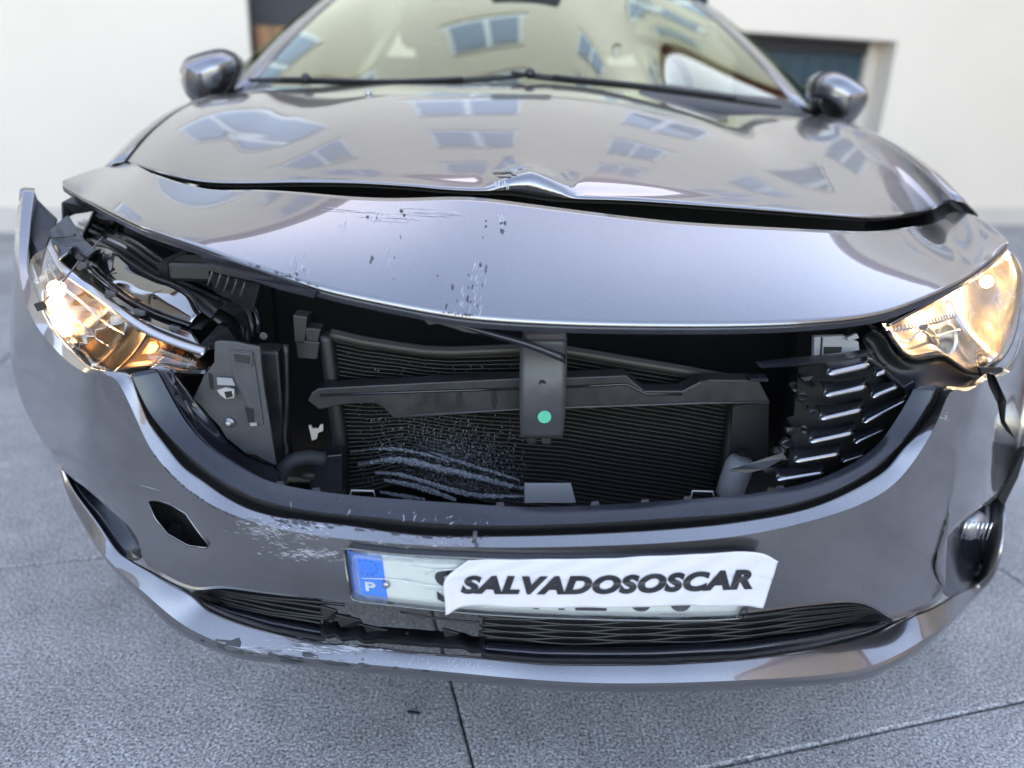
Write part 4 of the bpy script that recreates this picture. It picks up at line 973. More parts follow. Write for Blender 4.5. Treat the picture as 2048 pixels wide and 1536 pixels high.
# --- tow-eye hole cut through the bumper skin
hole = [(297, 1004), (303, 1000), (318, 1001), (342, 1009), (372, 1027), (390, 1054), (418, 1090), (412, 1096), (376, 1091), (336, 1068), (310, 1036)]
hp_ = np.array([U(p, .75) for p in hole]); hb_ = np.array([U(p, .86) for p in hole])
nn = len(hole); V = [tuple(v) for v in np.vstack([hp_, hb_])]; Fc = [tuple(range(nn)), tuple(range(nn, 2*nn))[::-1]]+[(i, i+nn, (i+1) % nn+nn, (i+1) % nn) for i in range(nn)]
me = bpy.data.meshes.new('cut'); me.from_pydata(V, [], Fc); bm = bmesh.new(); bm.from_mesh(me); bmesh.ops.recalc_face_normals(bm, faces=bm.faces); bm.to_mesh(me); bm.free()
cut = bpy.data.objects.new('cut', me); COL.objects.link(cut)
crack = [(1972, 744), (1990, 751), (2001, 775), (2013, 801), (2010, 841), (2022, 862), (2031, 879), (2012, 862), (2001, 845), (1995, 808), (1977, 770)]
cp = np.array([U((*p, .70)) for p in crack]); cb_ = np.array([CAM+(v-CAM)*1.6 for v in cp]); nn = len(crack)
V = [tuple(v) for v in np.vstack([cp, cb_])]; Fc = [tuple(range(nn)), tuple(range(nn, 2*nn))[::-1]]+[(i, i+nn, (i+1) % nn+nn, (i+1) % nn) for i in range(nn)]
me = bpy.data.meshes.new('cut'); me.from_pydata(V, [], Fc); bm = bmesh.new(); bm.from_mesh(me); bmesh.ops.triangulate(bm, faces=[f for f in bm.faces if len(f.verts) > 4]); bmesh.ops.recalc_face_normals(bm, faces=bm.faces); bm.to_mesh(me); bm.free()
cut2 = bpy.data.objects.new('cut', me); COL.objects.link(cut2)
for c_ in (cut, cut2):
    m_ = bumper.modifiers.new('hole', 'BOOLEAN'); m_.object = c_; m_.operation = 'DIFFERENCE'; m_.solver = 'EXACT'
dg = bpy.context.evaluated_depsgraph_get(); dg.update()
baked = bpy.data.meshes.new_from_object(bumper.evaluated_get(dg)); bumper.modifiers.clear(); bumper.data = baked
for c_ in (cut, cut2): bpy.data.objects.remove(c_)
inner = patch('tow_socket', np.array([U(p, .835) for p in hole]), 'bay_black', car, back=(0, .01, 0))
patch('socket_tab', [U(p, .822) for p in [(335, 1060), (345, 1045), (360, 1050), (362, 1068), (372, 1080), (376, 1090), (350, 1078)]], 'black_plastic', inner, thick=.002)
tube('socket_rim', np.array([U(p, .7905) for p in hole+hole[:1]]), .0016, 'gloss_black', inner, n=6)
patch('crack_back', [U(p, .80+.05) for p in [(1960, 735), (2005, 735), (2022, 790), (2030, 850), (2036, 885), (2010, 880), (1985, 830)]], 'bay_black', car, thick=.004)

# --- number plate with cover and lettering
plate = empty('number_plate'); plate.parent = car
pt = cr_curve(UU([(684, 1092), (780, 1104), (900, 1111), (1010, 1115), (1200, 1116), (1345, 1114), (1498, 1109)], .7745), 60)
pb = cr_curve(UU([(699, 1199), (780, 1208), (890, 1220), (1000, 1229), (1200, 1237), (1400, 1239), (1494, 1234)], .7745), 60)
def plate_pt(u, v, off=0.0):
    i = u*59; k = int(min(max(i, 0), 58)); f = i-k
    t_ = pt[k]*(1-f)+pt[k+1]*f; b_ = pb[k]*(1-f)+pb[k+1]*f
    return t_*(1-v)+b_*v+np.array((0, -off, 0))
def plate_sheet(name, u0, u1, v0, v1, off, mat_, nu_=30, thick=.0015, rc=0.0):
    rows_ = []
    for v in np.linspace(0, 1, 7):
        d = 0
        if rc:  # rounded corners
            e = min(v, 1-v)*(v1-v0)*.11
            if e < rc: d = (rc-math.sqrt(max(0, rc*rc-(rc-e)**2)))/.52
        rows_.append(np.array([plate_pt(u, v0+(v1-v0)*v, off) for u in np.linspace(u0+d, u1-d, nu_)]))
    o = obj(name, rows_mesh(np.array(rows_)), mat_, plate); m_ = o.modifiers.new('s', 'SOLIDIFY'); m_.thickness = thick; m_.offset = -1; return o
plate_sheet('plate_frame', 0, 1, 0, 1, -.004, 'black_plastic', thick=.012, rc=.012)
plate_sheet('plate_face', .012, .99, .07, .95, .0005, 'plate_white', rc=.008)
plate_sheet('country_band', .0125, .098, .072, .948, .0011, 'plate_blue', nu_=8, thick=.0005)
plate_sheet('clear_cover', .004, .996, .012, .988, .0030, 'plate_cover', thick=.0, rc=.012)
tube('frame_edge', np.array([plate_pt(u, v, .003) for u, v in [(.004, .1), (.008, .02)]+[(u, .008) for u in np.linspace(.02, .98, 30)]+[(.996, .1), (.996, .9), (.985, .985)]+[(u, .992) for u in np.linspace(.97, .03, 30)]+[(.008, .96), (.004, .85), (.004, .1)]]), .0012, 'frame_gloss' if 'frame_gloss' in MATS else 'gloss_black', plate, n=6)
def text_faces(txt, bold=0.0, shear=0.0, spacing=1.0):
    cu = bpy.data.curves.new('t', 'FONT'); cu.body = txt; cu.offset = bold; cu.shear = shear; cu.space_character = spacing; cu.resolution_u = 6
    o = bpy.data.objects.new('t', cu); COL.objects.link(o); dg = bpy.context.evaluated_depsgraph_get()
    me = bpy.data.meshes.new_from_object(o.evaluated_get(dg)); V = np.array([v.co[:2] for v in me.vertices]); Fc = [tuple(p.vertices) for p in me.polygons]
    bpy.data.objects.remove(o); bpy.data.curves.remove(cu); bpy.data.meshes.remove(me)
    return V, Fc
def set_text(name, txt, place, mat_, parent, bold=0.0, shear=0.0, spacing=1.0, thick=.0004):
    """place(s,t): s,t in 0..1 over the word -> point"""
    V, Fc = text_faces(txt, bold, shear, spacing)
    lo, hi = V.min(0), V.max(0); Q = (V-lo)/(hi-lo)
    me = bpy.data.meshes.new(name); me.from_pydata([tuple(place(s, t)) for s, t in Q], [], Fc); me.update()
    nrm = sum((np.array(p.normal)*p.area for p in me.polygons), np.zeros(3))
    if nrm[1] > 0: me.flip_normals()
    return obj(name, me, mat_, parent)
def plate_text(txt, u0, u1, v0, v1, mat_='ink', bold=.0, name='character'):
    return set_text(name, txt, lambda s, t: plate_pt(u0+(u1-u0)*s, v1+(v0-v1)*t, .0016), mat_, plate, bold)
plate_text('P', .046, .072, .60, .78, 'plate_white', .03, 'country_letter')
plate_text('S', .222, .292, .235, .86, 'ink', .02); plate_text('A', .455, .535, .235, .86, 'ink', .02)
plate_text('E', .56, .638, .235, .86, 'ink', .02); plate_text('0', .69, .758, .235, .86, 'ink', .02); plate_text('0', .79, .858, .235, .86, 'ink', .02)
plate_text('INTERMEDIAS 02112', .775, .852, .885, .915, 'ink', 0, 'maker_text')
for k in range(12):
    a = 2*math.pi*k/12; cx, cy = .055+.027*math.cos(a), .33+.135*math.sin(a)
    P = [plate_pt(cx+(.0036 if q % 2 else .0085)*.55*math.sin(q*math.pi/5), cy-(.0036 if q % 2 else .0085)*2.6*math.cos(q*math.pi/5), .0014) for q in range(10)]
    patch('star', P, 'star_ink', plate, thick=.0003)
c = plate_pt(.1, .60, .004); ball('rivet', c, .0048, 'aluminium', plate, .6)
for (a_, b_, q) in (((.14, .5), (.27, .52), .02), ((.2, .35), (.30, .22), -.05), ((.17, .20), (.30, .15), .06), ((.04, .53), (.19, .50), -.03), ((.2, .62), (.27, .63), 0)):
    P = np.array([plate_pt(a_[0]+(b_[0]-a_[0])*t, a_[1]+(b_[1]-a_[1])*t+q*math.sin(t*math.pi), .0034) for t in np.linspace(0, 1, 10)])
    tube('cover_crack', P, .0005, 'crack_white', plate, n=4)

# --- paper strip stuck over the plate
pr = [[(936, 1121), (1010, 1119), (1100, 1119), (1200, 1117), (1299, 1113), (1400, 1108), (1452, 1105), (1522, 1106), (1553, 1117)],
      [(905, 1142), (1010, 1141), (1100, 1141), (1200, 1140), (1299, 1137), (1400, 1133), (1470, 1131), (1547, 1134)],
      [(889, 1158), (960, 1160), (1100, 1162), (1200, 1161), (1299, 1158), (1400, 1155), (1470, 1154), (1541, 1155)],
      [(890, 1190), (960, 1190), (1100, 1191), (1252, 1189), (1412, 1185), (1532, 1184)],
      [(892, 1220), (924, 1213), (961, 1212), (1025, 1215), (1100, 1216), (1252, 1215), (1412, 1211), (1447, 1213), (1523, 1211)]]
prw = [cr_curve(UU(r_, .769), 90) for r_ in pr]
Gp, _ = loft_grid(prw, 90, 6, pre=False)
nvp, nup = Gp.shape[:2]; uu, vq = np.meshgrid(np.linspace(0, 1, nup), np.linspace(0, 1, nvp))
Gp[:, :, 1] += .0011*np.sin(uu*31+vq*4)*np.sin(vq*7+uu*9)-.0016*np.exp(-((uu-.86+.12*(vq-.5))/.02)**2)*np.clip(vq*2-.6, 0, 1)+.0012*np.exp(-((vq-.52+.03*np.sin(uu*8))/.02)**2)
Gp[:, :, 1] -= .010*np.exp(-(uu/.03)**2)*vq+.006*np.exp(-((1-uu)/.03)**2)
pm = rows_mesh(Gp); paper = obj('paper_strip', pm, 'paper')
m_ = paper.modifiers.new('s', 'SOLIDIFY'); m_.thickness = .0003; m_.offset = -1
tag(paper, 'white paper strip lettered SALVADOSOSCAR stuck over the number plate', 'paper strip')
def bvh_of(me): return BVHTree.FromPolygons([v.co.copy() for v in me.vertices], [tuple(p.vertices) for p in me.polygons])
bvp = bvh_of(pm)
def cast(bv, px, py, off):
    d = Vector(ray(px, py)).normalized(); h = bv.ray_cast(Vector(CAM), d, 6)
    if h[0] is None: return None
    n_ = h[1] if h[1].dot(d) < 0 else -h[1]
    return np.array(h[0]+n_*off)
bl_ = ([921, 1100, 1250, 1400, 1507], [1187, 1188.5, 1187, 1181.5, 1177.5]); ct_ = ([921, 1100, 1250, 1400, 1507], [1150, 1151.5, 1149, 1142, 1137])
def paper_at(s, t):
    px = 921+(1505-921)*s
    b_ = np.interp(px, *bl_); c_ = np.interp(px, *ct_); q = cast(bvp, px, b_+(c_-b_)*t, .0012)
    return q if q is not None else U((px, b_+(c_-b_)*t), .768)
set_text('lettering', 'SALVADOSOSCAR', paper_at, 'ink', paper, bold=.06, shear=.25, spacing=1.08)

# --- cable tie holding the loose headlight
tie = empty('cable_tie', tuple(PX(95, 600, -.80))); tag(tie, 'grey cable tie strapped across the loose broken headlight', 'cable tie')
def tiepart(o): o.parent = tie; o.matrix_parent_inverse = Matrix.Translation(-Vector(tie.location))
tpts = np.array([PX(204, 474, -.66), PX(180, 500, -.675), PX(164, 515, -.685), PX(130, 556, -.70), PX(104, 588, -.72), PX(88, 606, -.745)])
C = cr_curve(tpts, 24); sd_ = np.array((.003, 0, .0022))
G = np.array([C-sd_, C+np.array((0, -.0006, 0)), C+sd_])
o = obj('strap', rows_mesh(G), 'tie'); m_ = o.modifiers.new('s', 'SOLIDIFY'); m_.thickness = .0014; tiepart(o)
me = box_mesh((-.006, -.005, -.004), (.006, .005, .004), .001); me.transform(Matrix.Translation(Vector(PX(162, 515, -.68))) @ Matrix.Rotation(R(40), 4, 'Y')); tiepart(obj('tie_head', me, 'black_plastic'))
me = box_mesh((-.007, -.003, -.006), (.007, .003, .006), .001); me.transform(Matrix.Translation(Vector(PX(81, 612, -.75))) @ Matrix.Rotation(R(-20), 4, 'Y')); tiepart(obj('tie_end', me, 'black_plastic'))
# --- windscreen, cowl, pillars, roof
hrear = smooth_curve(cr_curve(UU(HD_r), 80), 6)
cw1 = hrear+np.array((0, .03, -.012)); cw2 = hrear+np.array((0, .075, -.002))
loft('cowl', [hrear+np.array((0, .004, -.008)), cw1, cw2], 'dark_plastic', car, nu=80, nv=2, pre=False, thick=.004)
wbot = hrear+np.array((0, .06, -.004)); wbot[:, 0] *= .985
xt = np.linspace(-.575, .575, 80); wtop = np.stack([xt, 2.84+.19*(xt/.575)**2, 1.385-.03*(xt/.575)**2], 1)
ws_rows = lerp_rows(wbot, wtop, 9, .022, (0, -.45, .9))
loft('windscreen', ws_rows, 'windscreen_glass', car, nu=80, nv=2, pre=False, thick=0)
WSG = np.array(ws_rows)
# dark printed border of the glass
for (a0, a1) in ((0, 4), (76, 80)):
    g_ = WSG[:, a0:a1]+np.array((0, .002, -.003)); obj('glass_border', rows_mesh(g_), 'gloss_black', car)
for s_, col_ in ((-1, 0), (1, 79)):
    e0 = WSG[:, col_]; e1 = e0+np.array((s_*.035, .012, .004)); e2 = e0+np.array((s_*.075, .10, -.02))
    loft('roof_pillar', [e0+np.array((s_*.001, 0, .003)), e1, e2], 'paint', car, nu=9, nv=3, pre=False, thick=.004)
# roof and tail
rr_ = []
for y_, z_, w_ in ((2.84, 1.392, .575), (3.05, 1.435, .575), (3.4, 1.465, .57), (3.9, 1.45, .56), (4.35, 1.40, .55), (4.75, 1.22, .56), (5.0, .98, .62), (5.08, .7, .70), (5.05, .35, .72)):
    x_ = np.linspace(-w_, w_, 24); rr_.append(np.stack([x_, y_+(.19 if y_ < 2.9 else .08 if y_ < 3.1 else 0)*(x_/w_)**2, z_-.035*(x_/w_)**2], 1))
loft('roof', rr_, 'paint', car, nu=24, nv=3, pre=False, thick=.004)
for s_ in (-1, 1):
    # side glass and doors
    A_ = np.array([(s_*.655, 2.98, 1.33), (s_*.60, 3.15, 1.395), (s_*.585, 3.5, 1.43), (s_*.58, 4.0, 1.415), (s_*.575, 4.4, 1.36)])
    B_ = np.array([(s_*.80, 2.10, .985), (s_*.825, 2.5, .985), (s_*.83, 3.1, .995), (s_*.82, 3.8, 1.01), (s_*.78, 4.5, 1.05)])
    A2, B2 = cr_curve(A_, 24), cr_curve(B_, 24)
    loft('side_window', [A2, A2*.5+B2*.5+np.array((s_*.015, 0, 0)), B2], 'windscreen_glass', car, nu=24, nv=3, pre=False, thick=0)
    tube('window_frame', np.vstack([A2, B2[::-1]]), .012, 'dark_plastic', car, n=6)
    C_ = cr_curve(np.array([(s_*.86, 2.06, .80), (s_*.885, 2.6, .80), (s_*.89, 3.2, .80), (s_*.88, 3.9, .82), (s_*.84, 4.7, .85)]), 24)
    D_ = cr_curve(np.array([(s_*.86, 2.06, .25), (s_*.87, 2.6, .22), (s_*.87, 3.2, .22), (s_*.86, 3.9, .25), (s_*.82, 4.9, .35)]), 24)
    loft('door_side', [B2, C_, C_*.5+D_*.5+np.array((s_*.012, 0, 0)), D_], 'paint', car, nu=24, nv=3, pre=False, thick=.004)
    # front wing
    he = HOODG[:, 0 if s_ < 0 else -1][::2]
    n_ = len(he); ys = he[:, 1]
    f1 = he+np.array((s_*.022, 0, -.006)); f2 = np.stack([s_*np.interp(ys, [1.38, 1.6, 2.1], [.815, .85, .865]), ys, np.interp(ys, [1.38, 1.7, 2.1], [.755, .80, .82])], 1)
    f3 = np.stack([s_*np.interp(ys, [1.38, 1.6, 2.1], [.85, .885, .875]), ys, np.full(n_, .70)], 1)
    f4 = np.stack([s_*np.interp(ys, [1.38, 1.6, 2.1], [.845, .885, .87]), ys, .33+np.sqrt(np.maximum(.01, .36**2-(ys-1.63)**2))], 1)
    loft('front_wing', [he+np.array((s_*.004, 0, -.003)), f1, f2, f3, f4], 'paint', car, nu=n_, nv=3, pre=False, thick=.003)
    # wheels
    for yw in (1.63, 4.25):
        wh = empty('wheel', (s_*.78, yw, .31)); wh.parent = car
        ty = lathe_mesh([(.20, -.095), (.27, -.105), (.305, -.09), (.312, -.05), (.312, .05), (.305, .09), (.27, .105), (.20, .095)], 40, 'x'); obj('tyre', ty, 'rubber', wh)
        ri = lathe_mesh([(.03, s_*.06), (.10, s_*.055), (.185, s_*.085), (.205, s_*.09), (.205, -s_*.07)], 40, 'x'); obj('rim', ri, 'aluminium', wh)
        for k in range(5):
            me = box_mesh((s_*.06-.012, -.02, .03), (s_*.075+.012, .02, .19), .006); me.transform(Matrix.Rotation(2*math.pi*k/5, 4, 'X')); obj('spoke', me, 'satin_chrome', wh)
# --- wipers
def wiper(pts, y, hub):
    w = empty('wiper'); w.parent = car
    C = cr_curve(np.array([PY(p[0], p[1], q) for p, q in zip(pts, y)]), 30)
    tube('blade', C, np.interp(np.linspace(0, 1, 30), [0, .1, .9, 1], [.004, .007, .0065, .0035]), 'rubber', w, n=8)
    tube('arm', C[4:24]+np.array((0, -.010, .004)), .0045, 'dark_plastic', w, n=8)
    c_ = PY(*hub, y[1]-.02); ball('hub', c_, .012, 'black_plastic', w, 1.2)
wiper([(498, 160), (610, 162), (760, 166), (900, 162), (1048, 152)], [1.98, 1.93, 1.87, 1.86, 1.86], (612, 157))
wiper([(1022, 146), (1120, 158), (1260, 172), (1400, 190), (1562, 214)], [1.84, 1.84, 1.86, 1.90, 1.98], (1060, 147))
for (px, py) in ((737, 189), (1395, 214)):
    d_ = Vector(ray(px, py)).normalized(); h_ = bvh_of(hood.data).ray_cast(Vector(CAM), d_, 6)
    if h_[0] is not None: ball('washer_nozzle', np.array(h_[0])+np.array((0, 0, .002)), .007, 'satin_chrome', car, 1.3)
# --- door mirrors
def mirror(outline, y, label):
    mr = empty('door_mirror'); mr.parent = car; mr['label'] = label
    O = cr_curve(np.array([PY(p[0], p[1], y) for p in outline+outline[:1]]), 41)[:-1]; c_ = O.mean(0)
    rings = []
    for sc_, dy in ((.92, .05), (1.0, .02), (.97, -.01), (.86, -.04), (.66, -.062), (.38, -.074), (.05, -.078)):
        r_ = c_+(O-c_)*sc_; r_[:, 1] = y+dy; rings.append(r_)
    G_ = np.array(rings); me = rows_mesh(G_, closed_u=True); obj('mirror_shell', me, 'paint', mr)
    low = [p for p in G_[2] if p[2] < c_[2]-.012]
    tube('mirror_trim', smooth_curve(G_[2], 2), .006, 'dark_plastic', mr, n=6)
    g_ = c_+(O-c_)*.88; g_[:, 1] = y+.045; patch('mirror_glass', g_, 'chrome', mr, thick=.003)
    s_ = 1 if c_[0] > 0 else -1
    tube('mirror_foot', np.array([c_+np.array((-s_*.02, .0, -.05)), c_+np.array((-s_*.07, .02, -.085)), c_+np.array((-s_*.12, .04, -.10))]), [.03, .026, .03], 'dark_plastic', mr, n=10, flat=.6)
mirror([(366, 147), (372, 124), (410, 108), (454, 101), (478, 116), (479, 144), (462, 176), (450, 192), (396, 204), (376, 186)], 2.06, 'door mirror nearest the dark doorway')
mirror([(1622, 194), (1628, 155), (1658, 142), (1706, 163), (1735, 190), (1727, 208), (1706, 236), (1675, 247), (1648, 226)], 2.10, 'door mirror in front of the teal door')
# --- cabin
dsh = []
for y_, z_ in ((1.90, .955), (2.1, 1.0), (2.3, 1.015), (2.42, .99), (2.46, .90), (2.46, .60)):
    x_ = np.linspace(-.70, .70, 20); dsh.append(np.stack([x_, y_+.04*(x_/.7)**2, z_+.02*np.exp(-((x_-.36)/.16)**2)], 1))
loft('dashboard', dsh, 'dash', car, nu=20, nv=3, pre=False, thick=.004)
sw = empty('steering_wheel'); sw.parent = car
C = np.array([(.36+.185*math.cos(a), 2.58+.06*math.sin(a), 1.0+.175*math.sin(a)) for a in np.linspace(0, 2*math.pi, 40)])
tube('wheel_rim', C, .014, 'rubber', sw, n=8)
me = box_mesh((.29, 2.56, .94), (.43, 2.60, 1.05), .02); obj('hub', me, 'dash', sw)
for s_ in (-1, 1): tube('spoke', np.array([(.36+s_*.06, 2.58, 1.0), (.36+s_*.18, 2.58, 1.0)]), .012, 'dash', sw, n=6)
for xs_ in (-.36, .36):
    se = empty('seat'); se.parent = car
    box('cushion', (xs_-.25, 2.75, .40), (xs_+.25, 3.25, .56), 'seat_cloth', se, .05)
    me = box_mesh((-.24, -.07, 0), (.24, .07, .62), .06); me.transform(Matrix.Translation((xs_, 3.25, .52)) @ Matrix.Rotation(R(-14), 4, 'X')); obj('backrest', me, 'seat_cloth', se)
    me = box_mesh((-.13, -.05, 0), (.13, .05, .17), .04); me.transform(Matrix.Translation((xs_, 3.43, 1.16)) @ Matrix.Rotation(R(-10), 4, 'X')); obj('headrest', me, 'seat_cloth', se)
box('rear_bench', (-.6, 3.95, .42), (.6, 4.15, 1.05), 'seat_cloth', car, .05)
box('cabin_floor', (-.75, 2.0, .24), (.75, 4.9, .26), 'dash', car)
box('interior_mirror', (-.11, 2.52, 1.27), (.11, 2.55, 1.33), 'dark_plastic', car, .012)

# ------------------------------------------------------------------ scrapes, chips, dents
def decals(name, bv, polys, mat_, parent, off=.0006):
    V = []; Fc = []
    for pl in polys:
        P = [cast(bv, p[0], p[1], off) for p in pl]
        if any(q is None for q in P): continue
        b0 = len(V); V += [tuple(q) for q in P]
        for t in tessellate_polygon([[Vector((p[0], p[1], 0)) for p in pl]]): Fc.append(tuple(i+b0 for i in t))
    me = bpy.data.meshes.new(name); me.from_pydata(V, [], Fc); me.update()
    o = obj(name, me, mat_, parent); o['kind'] = 'stuff'; return o
def blob(cx, cy, w, h, ang=0, n=9, jag=.45):
    ph = rnd.random()*6
    out = []
    for k in range(n):
        a = 2*math.pi*k/n; r_ = 1-jag*rnd.random()
        x, y = w*.5*r_*math.cos(a), h*.5*r_*math.sin(a); c_, s_ = math.cos(ang), math.sin(ang)
        out.append((cx+x*c_-y*s_, cy+x*s_+y*c_))
    return out
def streak(cx, cy, L, w, ang):
    dx, dy = math.cos(ang), math.sin(ang); nx, ny = -dy, dx; P = []; Q = []
    for k, t in enumerate(np.linspace(-.5, .5, 6)):
        ww = w*(1-abs(2*t)**1.5)*rnd.uniform(.4, 1)+.15; bend = 2*t*t
        P.append((cx+dx*L*t+nx*(ww+bend), cy+dy*L*t+ny*(ww+bend))); Q.append((cx+dx*L*t-nx*(ww-bend), cy+dy*L*t-ny*(ww-bend)))
    return P+Q[::-1]
bvn = bvh_of(nose.data); bvb = bvh_of(bumper.data); bvl = bvh_of(lip.data); bvs = bvh_of(surround.data); bvh = bvh_of(hood.data)
light = []; dark = []
UPA = R(-75)
for (cx, cy, n, sx, sy, L) in ((595, 535, 26, 14, 20, 22), (745, 437, 10, 26, 6, 14), (805, 437, 8, 18, 5, 10), (775, 518, 9, 6, 16, 24), (1003, 445, 14, 7, 14, 20), (955, 560, 16, 18, 30, 26), (935, 615, 18, 22, 18, 16), (690, 450, 6, 12, 8, 12)):
    for k in range(n):
        x, y = rnd.gauss(cx, sx*.6), rnd.gauss(cy, sy*.7); light.append(streak(x, y, L*rnd.uniform(.3, 1), rnd.uniform(.25, .9), UPA+rnd.gauss(0, .1)))
for (cx, cy, w, h) in ((735, 434, 9, 6), (753, 436, 4, 4), (803, 422, 10, 7), (808, 430, 7, 6), (801, 474, 3, 9), (744, 516, 9, 9), (742, 522, 5, 14), (789, 515, 3, 4), (972, 442, 4, 4), (972, 453, 5, 5), (1003, 447, 9, 7), (1004, 462, 10, 12), (1010, 446, 6, 10), (966, 475, 3, 4), (961, 530, 6, 12), (972, 538, 5, 24), (945, 573, 5, 12), (935, 598, 6, 22), (905, 574, 7, 12), (893, 612, 5, 14), (914, 602, 3, 6), (941, 603, 4, 9), (965, 570, 3, 10), (955, 612, 3, 10), (875, 551, 4, 4), (937, 550, 3, 4), (593, 548, 8, 8), (580, 553, 6, 12), (608, 540, 3, 7), (787, 558, 3, 3), (1049, 411, 3, 3), (937, 575, 3, 9)):
    dark.append(blob(cx, cy, w, h, rnd.uniform(-.3, .3)))
for k in range(24): x = rnd.uniform(885, 945); dark.append(blob(x, 630+(x-885)*.08+rnd.uniform(-5, 2), rnd.uniform(4, 11), rnd.uniform(3, 9), rnd.uniform(-1, 1)))
for k in range(40): x = rnd.uniform(495, 640); dark.append(blob(x, np.interp(x, [495, 576, 640], [529, 554, 577])+rnd.uniform(-3, 3), rnd.uniform(4, 12), rnd.uniform(2, 5), .3))
for k in range(26): light.append(streak(rnd.uniform(640, 960), rnd.gauss(428, 6), rnd.uniform(20, 70), .35, R(4)+rnd.gauss(0, .03)))
decals('tear', bvn, [[(470, 475), (452, 484), (440, 494), (430, 505), (414, 500), (428, 495), (440, 485), (455, 476)]], 'bay_black', nose, .001)
decals('scratches', bvn, light, 'scuff', nose); decals('paint_chips', bvn, dark, 'bare_plastic', nose, .0008)
# bumper scrapes
light = []; dark = []
soft = []
for (cx, cy, sx, sy, n_, an) in ((625, 1108, 45, 5, 90, 5), (545, 1055, 45, 8, 60, 12), (590, 1072, 45, 6, 45, 14), (830, 1088, 60, 5, 40, 4), (560, 1095, 25, 8, 20, 10), (700, 1120, 25, 4, 18, 6)):
    for k in range(n_): light.append(streak(rnd.gauss(cx, sx), rnd.gauss(cy, sy), rnd.uniform(3, 13), rnd.uniform(.15, .6), R(an)+rnd.gauss(0, .16)))
    for k in range(n_//5): soft.append(blob(rnd.gauss(cx, sx*.8), rnd.gauss(cy, sy*.8), rnd.uniform(8, 30), rnd.uniform(2, 6), R(an)+rnd.gauss(0, .2), 13, .7))
soft += [blob(rnd.gauss(316, 5), rnd.gauss(999, 3), rnd.uniform(4, 10), rnd.uniform(2, 5), rnd.gauss(.3, .3), 11, .6) for k in range(6)]
light += [streak(1510, 998, 44, .8, R(-9)), streak(640, 1052, 30, 1.5, R(8)), streak(930, 1330, 60, .6, R(-70)), streak(300, 975, 40, .6, R(15))]
for k in range(16): light.append(streak(rnd.gauss(1885, 5), rnd.gauss(835, 4), rnd.uniform(2, 6), .7, rnd.uniform(-1, 1)))
for k in range(34):
    x = rnd.uniform(540, 640); dark.append(blob(x, np.interp(x, [540, 640], [1034, 1048])+rnd.gauss(0, 5), rnd.uniform(6, 16), rnd.uniform(3, 8), .2))
for k in range(40):
    x = rnd.uniform(310, 470); dark.append(blob(x, np.interp(x, [310, 342, 376, 427, 470], [912, 949, 980, 1014, 1033]), rnd.uniform(3, 8), rnd.uniform(2, 5), .8))
for k in range(30):
    x = rnd.uniform(640, 980); dark.append(blob(x, np.interp(x, [640, 830, 982], [1044, 1070, 1073])+rnd.uniform(-2, 6), rnd.uniform(5, 16), rnd.uniform(2, 5), .1))
soft += [blob(rnd.gauss(545, 40), rnd.gauss(1052, 9), rnd.uniform(25, 60), rnd.uniform(5, 12), R(14), 17, .7) for k in range(14)]+[blob(rnd.gauss(640, 40), rnd.gauss(1109, 6), rnd.uniform(20, 60), rnd.uniform(3, 8), R(6), 17, .75) for k in range(12)]
light += [blob(rnd.gauss(630, 45), rnd.gauss(1107, 6), rnd.uniform(6, 22), rnd.uniform(1.5, 4), R(8)+rnd.gauss(0, .2), 13, .8) for k in range(26)]+[blob(rnd.gauss(560, 40), rnd.gauss(1052, 8), rnd.uniform(6, 20), rnd.uniform(1.5, 4), R(14)+rnd.gauss(0, .2), 13, .8) for k in range(22)]
dark += [blob(x_, np.interp(x_, [540, 640, 830, 982], [1040, 1052, 1074, 1078])+rnd.uniform(-2, 2), rnd.uniform(14, 34), rnd.uniform(3, 8), R(8), 13, .6) for x_ in (560, 590, 610, 660, 720, 790, 850, 900)]
decals('scuffs', bvb, soft, 'scuff_soft', bumper, .0004); decals('scratches', bvb, light, 'scuff', bumper); decals('paint_chips', bvb, dark, 'bare_plastic', bumper, .0008)
# surround scrapes
light = []; dark = []
for k in range(30): light.append(streak(rnd.uniform(560, 985), rnd.gauss(1036, 9), rnd.uniform(4, 16), rnd.uniform(.3, 1.0), R(-60)+rnd.gauss(0, .5)))
for k in range(36):
    x = rnd.uniform(640, 985); dark.append(blob(x, np.interp(x, [640, 985], [1010, 1044])+rnd.gauss(0, 7), rnd.uniform(2, 6), rnd.uniform(4, 10), .4))
decals('scratches', bvs, light, 'scuff', surround); decals('paint_chips', bvs, dark, 'bare_plastic', surround, .0008)
# lip: paint gone down to the plastic
dark = [[(431, 1278), (462, 1281), (478, 1275), (482, 1284), (480, 1293), (488, 1303), (486, 1308), (455, 1302), (436, 1294), (433, 1286)],
        [(400, 1279), (410, 1279), (408, 1286)], [(556, 1312), (570, 1315), (590, 1321), (610, 1324), (585, 1327), (562, 1322)], [(606, 1303), (620, 1304), (636, 1312), (640, 1322), (618, 1319), (604, 1311)],
        [(640, 1321), (660, 1320), (690, 1326), (700, 1331), (660, 1330)]]
for k in range(50):
    x = rnd.uniform(600, 960); dark.append(blob(x, np.interp(x, [600, 742, 960], [1276, 1293, 1314])+rnd.uniform(-3, 4), rnd.uniform(6, 22), rnd.uniform(2, 5), .1))
for k in range(20): dark.append(blob(rnd.uniform(700, 1000), 0, 0, 0)) if False else None
dark += [blob(725, 1319, 5, 6), blob(1125, 1346, 2.5, 2.5), blob(1340, 1330, 2, 2), blob(1720, 1326, 2.5, 2.5), blob(890, 1346, 3, 3)]
light = [streak(rnd.uniform(480, 720), rnd.gauss(1296, 7), rnd.uniform(5, 24), rnd.uniform(.2, .8), R(8)+rnd.gauss(0, .14)) for k in range(80)]
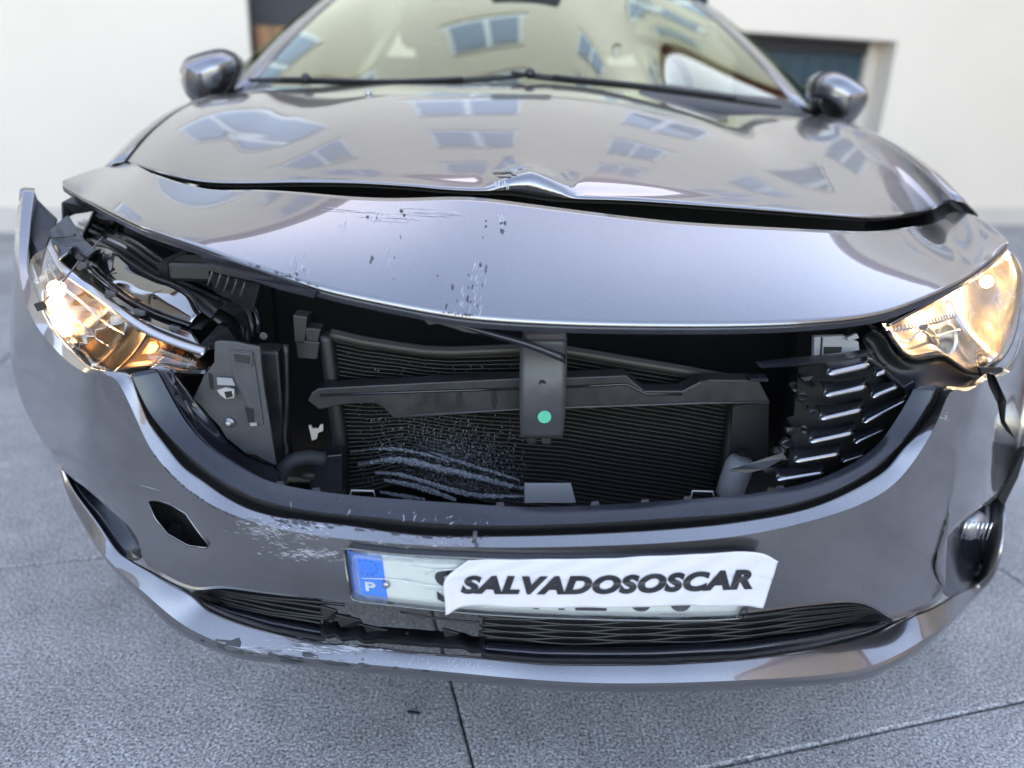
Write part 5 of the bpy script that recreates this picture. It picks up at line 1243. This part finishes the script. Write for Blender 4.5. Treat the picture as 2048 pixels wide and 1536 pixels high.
soft = [blob(rnd.uniform(490, 900), np.interp(0, [0], [0])+1300+rnd.gauss(0, 8), rnd.uniform(12, 46), rnd.uniform(3, 9), R(7)+rnd.gauss(0, .1), 13, .7) for k in range(26)]
light += [streak(rnd.uniform(700, 980), rnd.gauss(1325, 9), rnd.uniform(4, 14), rnd.uniform(.15, .4), R(-50)+rnd.gauss(0, .5)) for k in range(36)]
light += [streak(rnd.uniform(600, 880), 1296+rnd.gauss(0, 4), rnd.uniform(20, 50), 1.6, R(6)) for k in range(10)]
light += [blob(rnd.uniform(560, 760), 1300+rnd.gauss(0, 5), rnd.uniform(16, 50), rnd.uniform(2, 5), R(7), 15, .75) for k in range(12)]
dark += [blob(x_, np.interp(x_, [400, 478, 581, 700, 913], [1274, 1302, 1315, 1329, 1348])+rnd.uniform(-2, 2), rnd.uniform(12, 40), rnd.uniform(4, 10), R(8), 13, .6) for x_ in (500, 545, 575, 600, 640, 668, 690, 730, 790, 850)]
decals('scuffs', bvl, soft, 'scuff_soft', lip, .0004); decals('scratches', bvl, light, 'scuff', lip); decals('paint_chips', bvl, dark, 'bare_plastic', lip, .0008)
# hood dent scrape
light = []
for k in range(26):
    x = rnd.gauss(1002, 9); light.append(streak(x, rnd.uniform(366, 378), rnd.uniform(8, 18), rnd.uniform(.8, 2.0), R(-88)+rnd.gauss(0, .08)))
light += [streak(rnd.uniform(925, 965), 380.5, 14, 1.0, R(1)) for k in range(6)]
decals('scratches', bvh, light, 'scuff', hood); decals('paint_chips', bvh, [[(985, 345), (1022, 344), (1027, 349), (1035, 352), (1024, 352), (1019, 347), (988, 347)], [(990, 352), (1006, 354), (1024, 354), (1018, 357), (1000, 355)]], 'bare_plastic', hood, .0008)
# small pin of the broken trim hanging over the bumper edge
tube('trim_pin', np.array([U((951, 1062), .785), U((948, 1086), .778)]), .0028, 'grey_plastic', car, n=8)

# all parts hang from the car's base point
car.location = (0, 2.9, 0)
for o in list(car.children): o.matrix_parent_inverse = Matrix.Translation((0, -2.9, 0))

sp = PZ(827, 1427, .0)
me = box_mesh((-.010, -.0025, 0), (.011, .0028, .003), .0008); me.transform(Matrix.Translation(Vector(sp)) @ Matrix.Rotation(R(-8), 4, 'Z'))
for q in me.vertices: q.co.z += .0004
tag(obj('plastic_shard', me, 'black_plastic'), 'tiny black plastic shard on the concrete below the bumper lip', 'shard')
